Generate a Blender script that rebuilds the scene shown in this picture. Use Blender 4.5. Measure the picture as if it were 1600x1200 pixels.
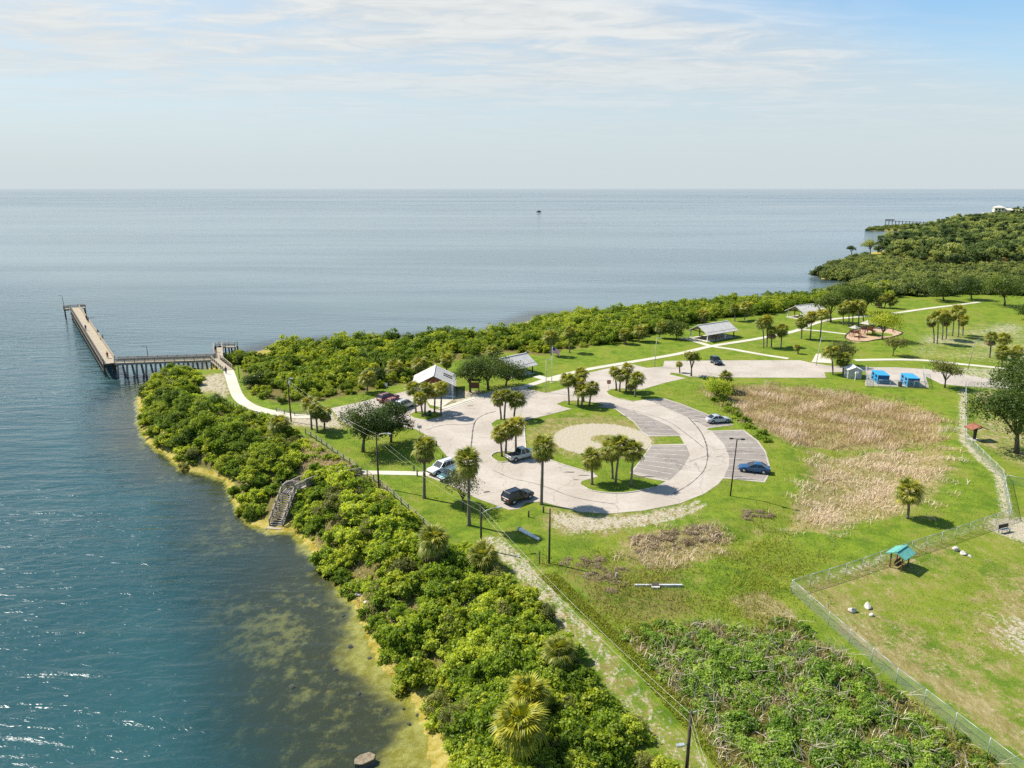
import bpy, bmesh, math, random
import numpy as np
from mathutils import Vector, Matrix, Euler, geometry as mgeo

for _o in list(bpy.data.objects): bpy.data.objects.remove(_o)
SC = bpy.context.scene
COL = SC.collection
R = math.radians

# ---------------------------------------------------------------- camera
CAM_H = 42.0                       # metres above the car park
FPX = 1111.0                       # focal length for a 1600 px wide picture
TH = math.atan(307.0/FPX)          # pitch below the horizon
cam_d = bpy.data.cameras.new('camera'); cam = bpy.data.objects.new('camera', cam_d); COL.objects.link(cam)
cam.location = (0, 0, CAM_H); cam.rotation_euler = (math.pi/2-TH, 0, 0)
cam_d.sensor_width = 36.0; cam_d.lens = FPX/1600*36; cam_d.clip_start = 0.5; cam_d.clip_end = 120000
SC.camera = cam

# ---------------------------------------------------------------- sun, sky, exposure
SUN_AZ = R(66)      # to the left of straight ahead
SUN_EL = R(49)
S = Vector((-math.sin(SUN_AZ)*math.cos(SUN_EL), math.cos(SUN_AZ)*math.cos(SUN_EL), math.sin(SUN_EL)))
sl = bpy.data.lights.new('sun', 'SUN'); so = bpy.data.objects.new('sun', sl); COL.objects.link(so)
sl.energy = 3.6; sl.angle = R(0.5); sl.color = (1.0, 0.94, 0.84)
so.rotation_euler = S.to_track_quat('Z', 'Y').to_euler(); so.location = (-60, 30, 90)

def world():
    w = bpy.data.worlds.new('World'); SC.world = w; w.use_nodes = True
    nt = w.node_tree; N = nt.nodes; L = nt.links; N.clear()
    out = N.new('ShaderNodeOutputWorld'); bg = N.new('ShaderNodeBackground'); L.new(bg.outputs[0], out.inputs[0])
    bg.inputs[1].default_value = 0.095
    sky = N.new('ShaderNodeTexSky'); sky.sky_type = 'NISHITA'; sky.sun_disc = False
    sky.sun_elevation = SUN_EL; sky.sun_rotation = -SUN_AZ; sky.altitude = 40
    sky.air_density = 1.0; sky.dust_density = 0.8; sky.ozone_density = 2.0
    tc = N.new('ShaderNodeTexCoord'); sp = N.new('ShaderNodeSeparateXYZ'); L.new(tc.outputs['Generated'], sp.inputs[0])
    def m(op, a, b=None, c=None):
        n = N.new('ShaderNodeMath'); n.operation = op
        for i, v in enumerate((a, b, c)):
            if v is None: continue
            if isinstance(v, (int, float)): n.inputs[i].default_value = v
            else: L.new(v, n.inputs[i])
        return n.outputs[0]
    def mr(v, a, b, c=0.0, d=1.0):
        n = N.new('ShaderNodeMapRange'); n.interpolation_type = 'SMOOTHSTEP'
        n.inputs[1].default_value = a; n.inputs[2].default_value = b; n.inputs[3].default_value = c; n.inputs[4].default_value = d
        L.new(v, n.inputs[0]); return n.outputs[0]
    z = m('MAXIMUM', sp.outputs[2], 0.004)
    px = m('DIVIDE', sp.outputs[0], m('ADD', z, 0.03)); py = m('DIVIDE', sp.outputs[1], m('ADD', z, 0.03))
    cb = N.new('ShaderNodeCombineXYZ'); L.new(px, cb.inputs[0]); L.new(py, cb.inputs[1])
    def noise(scale, sx, sy, rot, detail, rough, dist=0.0, off=0.0):
        mp = N.new('ShaderNodeMapping'); mp.inputs[2].default_value = (0, 0, rot); mp.inputs[3].default_value = (sx, sy, 1); mp.inputs[1].default_value = (off, off*.7, off)
        L.new(cb.outputs[0], mp.inputs[0])
        n = N.new('ShaderNodeTexNoise'); n.inputs['Scale'].default_value = scale; n.inputs['Detail'].default_value = detail
        n.inputs['Roughness'].default_value = rough; n.inputs['Distortion'].default_value = dist
        L.new(mp.outputs[0], n.inputs['Vector']); return n.outputs['Fac']
    # one sheet of thin cloud whose edge runs across the right of the view
    edge = m('SUBTRACT', m('MULTIPLY', py, 0.823), m('MULTIPLY', px, 0.568))        # distance across the sheet's edge
    n0 = noise(0.22, 1, 1, 0.0, 3, 0.5, 0.3, 3.1)
    edge = m('ADD', edge, m('MULTIPLY', m('SUBTRACT', n0, 0.5), 1.5))
    sheet = mr(edge, 2.0, 3.3)
    n1 = noise(0.55, 1.0, 2.4, -0.65, 6, 0.62, 0.5, 1.3)
    n2 = noise(1.9, 1.0, 1.6, -0.2, 6, 0.65, 0.8, 7.7)
    tex = m('ADD', m('MULTIPLY', n1, 0.60), m('MULTIPLY', n2, 0.40))
    dens = m('MULTIPLY', sheet, mr(tex, 0.38, 0.56, 0.66, 1.0))
    wisps = m('MULTIPLY', mr(noise(0.35, 1, 4.0, 0.55, 6, 0.6, 0.6, 11.0), 0.52, 0.8), 0.45)
    dens = m('MAXIMUM', dens, wisps)
    low = mr(z, 0.05, 0.16)                      # the sheet thins into haze near the horizon
    dens = m('MULTIPLY', dens, m('ADD', m('MULTIPLY', low, 0.48), 0.50))
    mx = N.new('ShaderNodeMix'); mx.data_type = 'RGBA'; L.new(dens, mx.inputs[0]); tn = N.new('ShaderNodeMix'); tn.data_type = 'RGBA'; tn.blend_type = 'MULTIPLY'; tn.inputs[0].default_value = 1; L.new(sky.outputs[0], tn.inputs[6]); tn.inputs[7].default_value = (.70, .84, .87, 1); L.new(tn.outputs[2], mx.inputs[6])
    cc = N.new('ShaderNodeMix'); cc.data_type = 'RGBA'; L.new(mr(m('ADD', m('MULTIPLY', n2, .6), m('MULTIPLY', n1, .4)), 0.38, 0.62), cc.inputs[0]); cc.inputs[6].default_value = (3.15, 3.36, 3.45, 1); cc.inputs[7].default_value = (4.05, 4.13, 4.08, 1); L.new(cc.outputs[2], mx.inputs[7])
    # pale sea haze low over the horizon
    hz = N.new('ShaderNodeMix'); hz.data_type = 'RGBA'; L.new(mr(z, 0.0, 0.23, 0.97, 0.0), hz.inputs[0])
    L.new(mx.outputs[2], hz.inputs[6]); hz.inputs[7].default_value = (3.05, 3.42, 3.60, 1)
    L.new(hz.outputs[2], bg.inputs[0])
world()
SC.view_settings.view_transform = 'Standard'; SC.view_settings.look = 'None'
SC.view_settings.exposure = 1.12; SC.view_settings.gamma = 1.0; SC.view_settings.use_curve_mapping = False
SC.cycles.max_bounces = 6; SC.cycles.transparent_max_bounces = 12; SC.cycles.diffuse_bounces = 3; SC.cycles.glossy_bounces = 2
SC.cycles.caustics_reflective = False; SC.cycles.caustics_refractive = False
SC.cycles.use_denoising = False
SC.cycles.sample_clamp_indirect = 6.0; SC.cycles.sample_clamp_direct = 0.8

# ---------------------------------------------------------------- survey: photo bearings -> metres on the site
_s, _c = math.sin(TH), math.cos(TH)
def W(px, py, z=0.0):
    u = (px-800)/FPX; v = (py-600)/FPX
    t = (CAM_H-z)/(_s+v*_c)
    return Vector((u*t, (_c-v*_s)*t, z))
def Wn(pts, z=0.0): return np.array([W(a, b, z)[:2] for a, b in pts])
def Zat(Y, py):                      # height of the point seen at row py over ground distance Y
    v = (py-600)/FPX
    return CAM_H-Y*(_s+v*_c)/(_c-v*_s)
def Xat(px, Y, z): return (px-800)/FPX*(Y*_c+(CAM_H-z)*_s)
WATER_Z = -3.0

# ---------------------------------------------------------------- scene objects
def tag(o, label=None, cat=None, group=None, kind=None):
    if label: o['label'] = label
    if cat: o['category'] = cat
    if group: o['group'] = group
    if kind: o['kind'] = kind
    return o
def link(name, me, parent=None, mats=None, loc=None, rot=None, scale=None):
    o = bpy.data.objects.new(name, me); COL.objects.link(o)
    if mats is not None and me is not None and len(me.materials) == 0:
        for mt in (mats if isinstance(mats, (list, tuple)) else [mats]): me.materials.append(mt)
    if parent is not None: o.parent = parent
    if loc is not None: o.location = loc
    if rot is not None: o.rotation_euler = rot
    if scale is not None: o.scale = scale if hasattr(scale, '__len__') else (scale,)*3
    return o
def thing(name, label, cat, loc=(0,0,0), rz=0.0, group=None, scale=1.0):
    o = bpy.data.objects.new(name, None); COL.objects.link(o); o.empty_display_size = 0.3
    o.location = loc; o.rotation_euler = (0, 0, rz); o.scale = (scale,)*3
    return tag(o, label, cat, group)
def copy_tree(o, parent=None):
    c = o.copy(); COL.objects.link(c); c.parent = parent
    for ch in o.children: copy_tree(ch, c)
    return c
ORD = ['leftmost', 'second from left', 'third from left', 'fourth from left', 'fifth from left', 'sixth from left', 'seventh from left', 'eighth from left']
def ordinal(i, n):
    if n == 1: return ''
    return 'rightmost' if i == n-1 else ORD[i]

class MB:
    """collects boxes, bars and sheets into one mesh"""
    def __init__(s): s.v = []; s.f = []; s.mi = []; s.cur = 0
    def add(s, vs, fs):
        b = len(s.v); s.v += [tuple(p) for p in vs]
        for f in fs: s.f.append(tuple(i+b for i in f)); s.mi.append(s.cur)
        return s
    def box(s, c, d, rz=0.0, rx=0.0, ry=0.0, taper=1.0):
        hx, hy, hz = d[0]/2, d[1]/2, d[2]/2
        M = Euler((rx, ry, rz)).to_matrix(); c = Vector(c)
        vs = []
        for z in (-1, 1):
            t = taper if z > 0 else 1.0
            for x, y in ((-1,-1),(1,-1),(1,1),(-1,1)): vs.append(c+M@Vector((x*hx*t, y*hy*t, z*hz)))
        return s.add(vs, [(3,2,1,0),(4,5,6,7),(0,1,5,4),(1,2,6,5),(2,3,7,6),(3,0,4,7)])
    def bar(s, a, b, w, h=None, up=(0,0,1)):
        a = Vector(a); b = Vector(b); h = h or w; d = (b-a).normalized(); u = Vector(up)
        if abs(d.dot(u)) > .99: u = Vector((1,0,0))
        x = d.cross(u).normalized(); y = x.cross(d).normalized()
        vs = []
        for p in (a, b):
            for i, j in ((-1,-1),(1,-1),(1,1),(-1,1)): vs.append(p+x*i*w/2+y*j*h/2)
        return s.add(vs, [(3,2,1,0),(4,5,6,7),(0,1,5,4),(1,2,6,5),(2,3,7,6),(3,0,4,7)])
    def tube(s, pts, rad, n=8, cap=True):
        pts = [Vector(p) for p in pts]
        if not hasattr(rad, '__len__'): rad = [rad]*len(pts)
        vs = []; prev = None
        for i, p in enumerate(pts):
            d = (pts[min(i+1, len(pts)-1)]-pts[max(i-1, 0)]).normalized()
            if prev is None:
                a = Vector((1,0,0)) if abs(d.x) < .9 else Vector((0,1,0)); x = d.cross(a).normalized()
            else: x = (prev-d*prev.dot(d)).normalized()
            prev = x; y = d.cross(x)
            for k in range(n):
                t = 2*math.pi*k/n; vs.append(p+(x*math.cos(t)+y*math.sin(t))*rad[i])
        fs = []
        for i in range(len(pts)-1):
            for k in range(n):
                k2 = (k+1) % n; fs.append((i*n+k, i*n+k2, (i+1)*n+k2, (i+1)*n+k))
        if cap:
            fs.append(tuple(range(n-1, -1, -1))); fs.append(tuple((len(pts)-1)*n+k for k in range(n)))
        return s.add(vs, fs)
    def prism(s, poly, axis_a, axis_b, origin, ext):
        """polygon in the plane of axis_a, axis_b pushed along ext"""
        A = Vector(axis_a); B = Vector(axis_b); o = Vector(origin); e = Vector(ext); n = len(poly)
        vs = [o+A*p[0]+B*p[1] for p in poly]; vs += [v+e for v in vs]
        fs = [tuple(range(n-1, -1, -1)), tuple(range(n, 2*n))]+[(i, (i+1) % n, n+(i+1) % n, n+i) for i in range(n)]
        return s.add(vs, fs)
    def mesh(s, name, mats=None, smooth=False, bevel=0.0):
        me = bpy.data.meshes.new(name); me.from_pydata(s.v, [], s.f)
        for mt in (mats if isinstance(mats, (list, tuple)) else [mats] if mats else []): me.materials.append(mt)
        bm = bmesh.new(); bm.from_mesh(me)
        for f, k in zip(bm.faces, s.mi): f.material_index = k
        bmesh.ops.recalc_face_normals(bm, faces=bm.faces)
        if bevel > 0: bmesh.ops.bevel(bm, geom=[e for e in bm.edges if e.calc_face_angle(0) > .5], offset=bevel, segments=2, affect='EDGES', profile=.6, clamp_overlap=True)
        bm.to_mesh(me); bm.free()
        if smooth: me.shade_smooth()
        me.update(); return me
    def build(s, name, mats, parent=None, loc=None, rot=None, smooth=False, bevel=0.0):
        return link(name, s.mesh(name, mats, smooth, bevel), parent, None, loc, rot)

# ---------------------------------------------------------------- materials
class NT:
    def __init__(s, name):
        s.m = bpy.data.materials.new(name); s.m.use_nodes = True; s.t = s.m.node_tree; s.N = s.t.nodes; s.L = s.t.links; s.N.clear()
        s.out = s.N.new('ShaderNodeOutputMaterial')
    def n(s, typ, **kw):
        nd = s.N.new('ShaderNode'+typ)
        for k, v in kw.items():
            if hasattr(nd, k): setattr(nd, k, v)
        return nd
    def put(s, sock, v):
        if isinstance(v, (int, float)):
            if sock.type == 'RGBA': sock.default_value = (v, v, v, 1)
            else: sock.default_value = v
        elif isinstance(v, (tuple, list)): sock.default_value = tuple(v)+((1,) if len(v) == 3 and sock.type == 'RGBA' else ())
        else: s.L.new(v, sock)
    def pos(s): return s.n('NewGeometry').outputs['Position']
    def obj(s): return s.n('TexCoord').outputs['Object']
    def noise(s, vec, scale, detail=4, rough=.55, dist=0.0, mapscale=None, rot=None):
        if mapscale or rot:
            mp = s.n('Mapping'); s.L.new(vec, mp.inputs[0])
            if mapscale: mp.inputs[3].default_value = mapscale
            if rot: mp.inputs[2].default_value = rot
            vec = mp.outputs[0]
        t = s.n('TexNoise'); s.L.new(vec, t.inputs['Vector']); t.inputs['Scale'].default_value = scale
        t.inputs['Detail'].default_value = detail; t.inputs['Roughness'].default_value = rough; t.inputs['Distortion'].default_value = dist
        return t.outputs['Fac']
    def mr(s, v, a, b, c=0.0, d=1.0):
        n = s.n('MapRange'); n.interpolation_type = 'SMOOTHSTEP'; s.put(n.inputs[0], v)
        for i, x in enumerate((a, b, c, d)): n.inputs[i+1].default_value = x
        return n.outputs[0]
    def math(s, op, a, b=0.0):
        n = s.n('Math', operation=op); s.put(n.inputs[0], a); s.put(n.inputs[1], b); return n.outputs[0]
    def mix(s, f, a, b):
        n = s.n('Mix'); n.data_type = 'RGBA'; s.put(n.inputs[0], f); s.put(n.inputs[6], a); s.put(n.inputs[7], b); return n.outputs[2]
    def attr(s, name):
        a = s.n('Attribute'); a.attribute_name = name; return a.outputs['Fac']
    def bump(s, h, strength, dist=0.1, normal=None):
        b = s.n('Bump'); s.put(b.inputs['Height'], h); b.inputs['Strength'].default_value = strength; b.inputs['Distance'].default_value = dist
        if normal is not None: s.L.new(normal, b.inputs['Normal'])
        return b.outputs[0]
    def bsdf(s, col, rough=.8, metal=0.0, spec=.3, normal=None):
        p = s.n('BsdfPrincipled'); s.put(p.inputs['Base Color'], col); s.put(p.inputs['Roughness'], rough)
        s.put(p.inputs['Metallic'], metal); p.inputs['Specular IOR Level'].default_value = spec
        if normal is not None: s.L.new(normal, p.inputs['Normal'])
        return p.outputs[0]
    def done(s, sh): s.L.new(sh, s.out.inputs[0]); return s.m
def mat2(name, c1, c2, scale=3.0, rough=.8, bump=0.0, metal=0.0, spec=.3, stretch=None, lo=.35, hi=.65, detail=5):
    m = NT(name); o = m.obj(); f = m.noise(o, scale, detail, .6, mapscale=stretch)
    nrm = m.bump(m.noise(o, scale*3, 3, .6, mapscale=stretch), bump, .03) if bump else None
    return m.done(m.bsdf(m.mix(m.mr(f, lo, hi), c1, c2), rough, metal, spec, nrm))
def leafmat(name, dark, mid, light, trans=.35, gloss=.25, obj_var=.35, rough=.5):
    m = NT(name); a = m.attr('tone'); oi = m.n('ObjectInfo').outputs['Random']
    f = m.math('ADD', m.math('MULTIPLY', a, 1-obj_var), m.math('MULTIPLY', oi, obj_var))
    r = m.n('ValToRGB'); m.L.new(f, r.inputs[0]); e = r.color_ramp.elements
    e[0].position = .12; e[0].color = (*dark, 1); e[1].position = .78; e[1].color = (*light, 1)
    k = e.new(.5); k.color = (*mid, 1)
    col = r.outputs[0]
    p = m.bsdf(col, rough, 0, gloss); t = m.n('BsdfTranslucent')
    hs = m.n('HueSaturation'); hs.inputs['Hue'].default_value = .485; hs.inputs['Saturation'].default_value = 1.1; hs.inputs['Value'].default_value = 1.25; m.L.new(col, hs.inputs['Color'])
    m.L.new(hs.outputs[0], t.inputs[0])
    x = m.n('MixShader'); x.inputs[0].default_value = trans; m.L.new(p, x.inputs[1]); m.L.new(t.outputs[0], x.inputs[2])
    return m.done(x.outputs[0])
def flat(name, col, rough=.5, metal=0.0, spec=.4):
    m = NT(name); o = m.obj(); f = m.noise(o, 6.0, 4, .6)
    c2 = tuple(min(1, c*1.12) for c in col); c1 = tuple(c*.88 for c in col)
    return m.done(m.bsdf(m.mix(f, c1, c2), rough, metal, spec))

M = {}
M['wood_grey'] = mat2('weathered_wood', (.20,.17,.14), (.36,.32,.27), 2.5, .85, .4, stretch=(1,6,6))
M['wood_dark'] = mat2('dark_wet_wood', (.035,.030,.026), (.085,.075,.062), 2.5, .85, .4)
M['deck'] = mat2('pale_deck_boards', (.27,.225,.16), (.40,.34,.25), 1.2, .85, .3, stretch=(1,5,1))
M['wood_brown'] = mat2('brown_timber', (.10,.045,.025), (.18,.085,.045), 3, .8, .2)
M['pole'] = mat2('creosoted_pole', (.045,.035,.028), (.10,.08,.06), 2, .9, .3, stretch=(4,4,.5))
M['concrete'] = mat2('pale_concrete', (.38,.355,.30), (.52,.485,.42), 1.6, .85, .15)
M['white_paint'] = mat2('white_paint', (.58,.57,.55), (.78,.77,.74), 2, .6, .0)
M['faded_line'] = mat2('worn_white_line', (.30,.28,.25), (.50,.48,.44), 1.3, .8)
M['roof_metal'] = mat2('pale_metal_roof', (.50,.475,.43), (.60,.57,.52), .9, .55, .05, spec=.4)
M['green_roof'] = mat2('green_metal_roof', (.09,.30,.24), (.13,.38,.31), 2, .45, .0, spec=.5)
M['steel'] = mat2('galvanised_steel', (.42,.44,.42), (.58,.60,.58), 5, .45, .0, .6)
M['dark_steel'] = mat2('dark_bronze_steel', (.025,.024,.023), (.05,.048,.045), 5, .5, .0, .3)
M['bark'] = mat2('tree_bark', (.07,.055,.04), (.16,.13,.10), 4, .95, .6, stretch=(3,3,.8))
M['palm_bark'] = mat2('palm_trunk_bark', (.11,.09,.07), (.24,.20,.16), 4, .95, .6, stretch=(1,1,6))
M['rock'] = mat2('pale_limestone', (.36,.33,.28), (.60,.57,.50), 2.5, .9, .6)
M['rubber'] = flat('tyre_rubber', (.02,.02,.02), .85)
M['rim'] = flat('alloy_rim', (.45,.45,.46), .35, .8)
M['glass'] = flat('tinted_car_glass', (.018,.022,.026), .08, 0, .6)
M['lamp_red'] = flat('tail_lamp_red', (.35,.02,.02), .25)
M['lamp_clear'] = flat('head_lamp', (.65,.67,.68), .15, .2)
M['black'] = flat('black_plastic', (.02,.02,.022), .6)
M['brick'] = mat2('red_brown_gable', (.20,.075,.045), (.28,.12,.07), 3, .85)
M['wall_grey'] = mat2('light_block_wall', (.40,.40,.39), (.52,.52,.51), 1.2, .85, .1)
M['straw'] = leafmat('dry_reed', (.33,.225,.11), (.52,.385,.215), (.74,.61,.46), .25, .15, .0, .8)
M['leaf_grape'] = leafmat('sea_grape_leaf', (.080,.140,.014), (.220,.325,.034), (.49,.56,.075), .54, .22, .5)
M['leaf_mangrove'] = leafmat('mangrove_leaf', (.066,.120,.015), (.170,.255,.030), (.37,.43,.055), .52, .22, .55)
M['leaf_vine'] = leafmat('vine_leaf', (.058,.130,.016), (.180,.310,.036), (.40,.52,.085), .46, .3)
M['leaf_oak'] = leafmat('oak_leaf', (.022,.048,.010), (.066,.112,.018), (.150,.195,.030), .36)
M['leaf_light'] = leafmat('bright_leaf', (.11,.175,.016), (.26,.34,.030), (.52,.55,.065), .47)
M['leaf_wood'] = leafmat('hazed_woodland_leaf', (.062,.098,.034), (.140,.195,.052), (.33,.37,.10), .42, .2, .75)  # lightened and greyed: distance haze mixed into the leaf colour
M['leaf_point'] = leafmat('hazed_mangrove_leaf', (.070,.100,.032), (.150,.195,.052), (.30,.34,.085), .42, .2, .5)  # far point leaves, paler and greyer with haze put into the colour
M['leaf_olive'] = leafmat('olive_leaf', (.075,.092,.024), (.170,.190,.045), (.32,.32,.085), .40)
M['palm_leaf'] = leafmat('palm_leaf', (.045,.080,.012), (.150,.190,.024), (.42,.39,.055), .38, .35, .25)
M['palm_yellow'] = leafmat('young_yellow_palm_leaf', (.06,.10,.01), (.20,.23,.02), (.50,.45,.035), .34, .35, .1)  # yellower leaf tone of the foreground palms
M['palm_dead'] = leafmat('dead_palm_leaf', (.13,.085,.04), (.24,.17,.09), (.36,.28,.17), .2, .15, .2, .8)
M['leaf_dead'] = leafmat('withered_leaf', (.16,.12,.06), (.27,.21,.12), (.42,.34,.21), .3, .15)
M['weed'] = leafmat('weed_leaf', (.085,.075,.025), (.15,.18,.022), (.33,.34,.045), .35, .2, .0)
M['lawn_blade'] = leafmat('lawn_blade', (.10,.145,.014), (.17,.24,.018), (.32,.33,.07), .35, .2, .0)
M['twig'] = mat2('bleached_twigs', (.30,.24,.17), (.50,.43,.33), 3, .9)
M['sea_wall'] = M['concrete']

# ================================================================ the setting: land, sea bed, water
rng = np.random.default_rng(11)
def seg_dist(P, poly, closed=False, cross=False):
    """distance of points P (n,2) to a polyline"""
    n = len(poly); best = np.full(len(P), 1e9)
    for i in range(n if closed else n-1):
        a = poly[i]; b = poly[(i+1) % n]; d = b-a; L2 = max((d*d).sum(), 1e-9)
        t = np.clip(((P-a)@d)/L2, 0, 1)
        q = P-(a+t[:, None]*d); best = np.minimum(best, np.sqrt((q*q).sum(1)))
    return best
def inside(P, poly):
    c = np.zeros(len(P), bool); n = len(poly); x, y = P[:, 0], P[:, 1]
    for i in range(n):
        x1, y1 = poly[i]; x2, y2 = poly[(i+1) % n]
        if y1 == y2: continue
        k = ((y1 > y) != (y2 > y)) & (x < (x2-x1)*(y-y1)/(y2-y1)+x1); c ^= k
    return c
def signed(P, poly): # + inside
    d = seg_dist(P, poly, True); return np.where(inside(P, poly), d, -d)
def sstep(x, a, b):
    t = np.clip((x-a)/(b-a), 0, 1); return t*t*(3-2*t)

shore_near = [(692,1230),(690,1190),(684,1150),(666,1105),(650,1062),(612,1042),(590,1000),(574,962),(560,930),(530,892),(495,856),(470,828),(430,826),(405,818),(385,800),(371,772),(362,748),(330,738),(290,730),(266,706),(238,690),(226,660),(222,622),(238,596),(280,586),(326,583),(343,566)]
shore_far = [(372,560),(400,552),(440,540),(520,533),(600,531),(700,526),(785,522),(820,506),(850,492),(900,490),(960,490),(1050,479),(1150,471),(1290,461),(1345,446),(1340,440),(1288,437),(1268,429),(1285,418),(1310,410),(1345,398),(1385,388),(1402,374),(1425,366),(1428,361),(1352,361),(1350,357),(1400,353),(1440,353),(1475,349),(1530,340),(1545,336),(1525,334),(1560,330.5),(1640,328)]
SHORE = np.vstack([np.array([[6., -60.]]), Wn(shore_near, WATER_Z), Wn(shore_far, WATER_Z), np.array([[2600., 1900.], [2600., -60.]])])
TRACK = Wn([(768,846),(800,872),(850,927),(905,988),(960,1052),(1025,1128),(1095,1212),(1150,1280)])
PIERPATH = Wn([(356,577),(361,590),(366,606),(374,622),(390,634),(414,642),(440,647),(470,651),(520,648)])
FARPATH = Wn([(700,648),(745,628),(790,612),(822,604),(866,590),(915,578),(985,566),(1060,553),(1112,541),(1180,530),(1240,518),(1268,507),(1300,499),(1345,495),(1400,489),(1450,482),(1500,476),(1530,472)])
P_SAND = [Wn([(866,800),(900,806),(960,808),(1010,804),(1060,792),(1082,793),(1040,810),(960,826),(895,831),(864,820)]),
          Wn([(292,600),(325,586),(352,582),(360,606),(352,622),(335,612),(305,612)]),
          Wn([(440,655),(500,646),(522,650),(536,668),(505,668),(462,664)]),
          Wn([(715,610),(745,612),(760,618),(742,626),(700,640),(712,620)])]
DISC = W(941, 686); DISC_R = 8.9
POND = [Wn([(1108,608),(1200,602),(1330,613),(1420,630),(1466,655),(1466,690),(1400,693),(1300,692),(1240,690),(1190,668),(1150,642)]),
        Wn([(1275,716),(1330,705),(1400,700),(1468,698),(1480,730),(1445,772),(1400,802),(1335,808),(1290,828),(1245,818),(1260,780),(1275,750)]),
        Wn([(980,850),(1010,836),(1060,832),(1120,820),(1132,840),(1090,870),(1040,886),(990,876)])]
POND_ALL = Wn([(1060,604),(1200,598),(1340,608),(1440,626),(1485,660),(1492,720),(1450,785),(1400,812),(1300,838),(1180,870),(1100,890),(1020,900),(970,880),(980,845),(1060,825),(1150,800),(1240,760),(1230,700),(1180,670),(1120,640)])
DOGPARK = Wn([(1230,915),(1577,802),(1700,770),(1900,900),(1900,1300),(1640,1240)])
BANKGRASS = Wn([(455,690),(480,688),(520,715),(560,735),(600,765),(560,752),(500,760),(470,735)])
FIELD = Wn([(1400,560),(1420,520),(1500,500),(1600,500),(1700,560),(1600,580),(1500,565)])
Z_N = Wn([(230,606),(262,590),(298,588),(318,600),(300,614),(305,628),(338,642),(368,652),(400,664),(432,672),(452,694),(470,708),(466,735),(445,765),(405,780),(380,760),(368,738),(332,722),(292,712),(268,688),(242,668),(228,640)], -1.0)
Z_M = Wn([(486,772),(530,752),(566,757),(592,778),(640,824),(676,858),(735,862),(785,884),(796,922),(712,940),(664,1010),(644,1040),(604,1018),(582,960),(545,900),(505,850),(474,812)], -0.5)
Z_F = Wn([(676,1046),(716,966),(775,936),(842,960),(915,1035),(972,1112),(1030,1200),(1065,1270),(705,1290),(700,1150),(676,1092)], 0)
Z_V = Wn([(968,990),(1015,978),(1115,972),(1165,985),(1228,962),(1285,1005),(1395,1075),(1500,1150),(1590,1215),(1650,1290),(1165,1290),(1110,1165),(1040,1072)], 0)
Z_B = Wn([(372,566),(400,560),(440,549),(520,542),(600,540),(700,535),(785,531),(822,515),(852,501),(960,498),(1050,487),(1150,479),(1290,468),(1345,452),(1420,452),(1380,472),(1290,478),(1230,488),(1180,497),(1120,502),(1065,512),(1020,526),(985,532),(930,546),(880,552),(845,562),(790,556),(700,572),(660,578),(640,604),(560,622),(500,634),(440,638),(402,626),(385,610),(378,590)], -1.0)

STAIR = Wn([(430,816),(449,770)], -1.2)
def axis(lo, hi, d0, d1, step, grow=1.045, big=30):
    a = list(np.arange(d0, d1, step))
    s = step; x = d1
    while x < hi: a.append(x); s = min(s*grow, big); x += s
    a.append(hi); s = step; x = d0-step
    while x > lo: a.insert(0, x); s = min(s*grow, big); x -= s
    a.insert(0, lo); return np.array(a)

def ground_height(P):
    d = signed(P, SHORE)
    x, y = P[:, 0], P[:, 1]
    wl = np.where(y < 165, 9.5-4.5*sstep(y, 72, 88), 26.0); wl = np.where(y > 330, 55.0, wl)
    wl = wl+7*(1-sstep(seg_dist(P, STAIR), 2.5, 8))
    up = WATER_Z+(-WATER_Z)*sstep(d, -1.2, wl)**0.9
    steep = .060+.125*sstep(y, 66, 92)
    dn = WATER_Z-0.08-np.clip(-d, 0, 60)*steep-3.0*sstep(-d, 8, 36)
    h = np.where(d > -1.2, up, np.minimum(up, dn))
    # small unevenness away from paving
    un = 0.10*np.sin(x*.31+1.3*np.sin(y*.17))+0.08*np.sin(y*.43+x*.12)
    pond = signed(P, POND_ALL); h = h-0.9*sstep(pond, 0, 7)*(d > 0)
    fl = np.minimum(seg_dist(P, PIERPATH)-1.6, seg_dist(P, FARPATH)-1.6)
    h = np.where(d > -1, h+(0-h)*(1-sstep(fl, 0, 5)), h)
    h = h+np.where(d > 4, un*sstep(fl, 1, 6)*.5, 0)*np.where(signed(P, LOT_PAD) > -3, 0, 1)
    return h
LOT_PAD = Wn([(510,630),(640,600),(760,600),(900,572),(1040,555),(1300,555),(1640,560),(1640,640),(1500,606),(1290,596),(1130,600),(1230,690),(1215,765),(1120,780),(1000,812),(860,812),(700,770),(630,700),(510,676)])

# fast height lookup on a regular grid
_gx = np.arange(-260, 420, 1.0); _gy = np.arange(36, 620, 1.0)
_GX, _GY = np.meshgrid(_gx, _gy); _GZ = ground_height(np.stack([_GX.ravel(), _GY.ravel()], 1)).reshape(_GX.shape)
def zgrid(P):
    P = np.asarray(P, float); out = np.empty(len(P))
    fx = (P[:,0]-_gx[0]); fy = (P[:,1]-_gy[0]); ok = (fx >= 0) & (fy >= 0) & (fx < len(_gx)-1) & (fy < len(_gy)-1)
    i = np.clip(fx.astype(int), 0, len(_gx)-2); j = np.clip(fy.astype(int), 0, len(_gy)-2); u = fx-i; v = fy-j
    out = _GZ[j,i]*(1-u)*(1-v)+_GZ[j,i+1]*u*(1-v)+_GZ[j+1,i]*(1-u)*v+_GZ[j+1,i+1]*u*v
    if (~ok).any(): out[~ok] = ground_height(P[~ok])
    return out
def zground(x, y): return float(zgrid(np.array([[x, y]]))[0])


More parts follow.
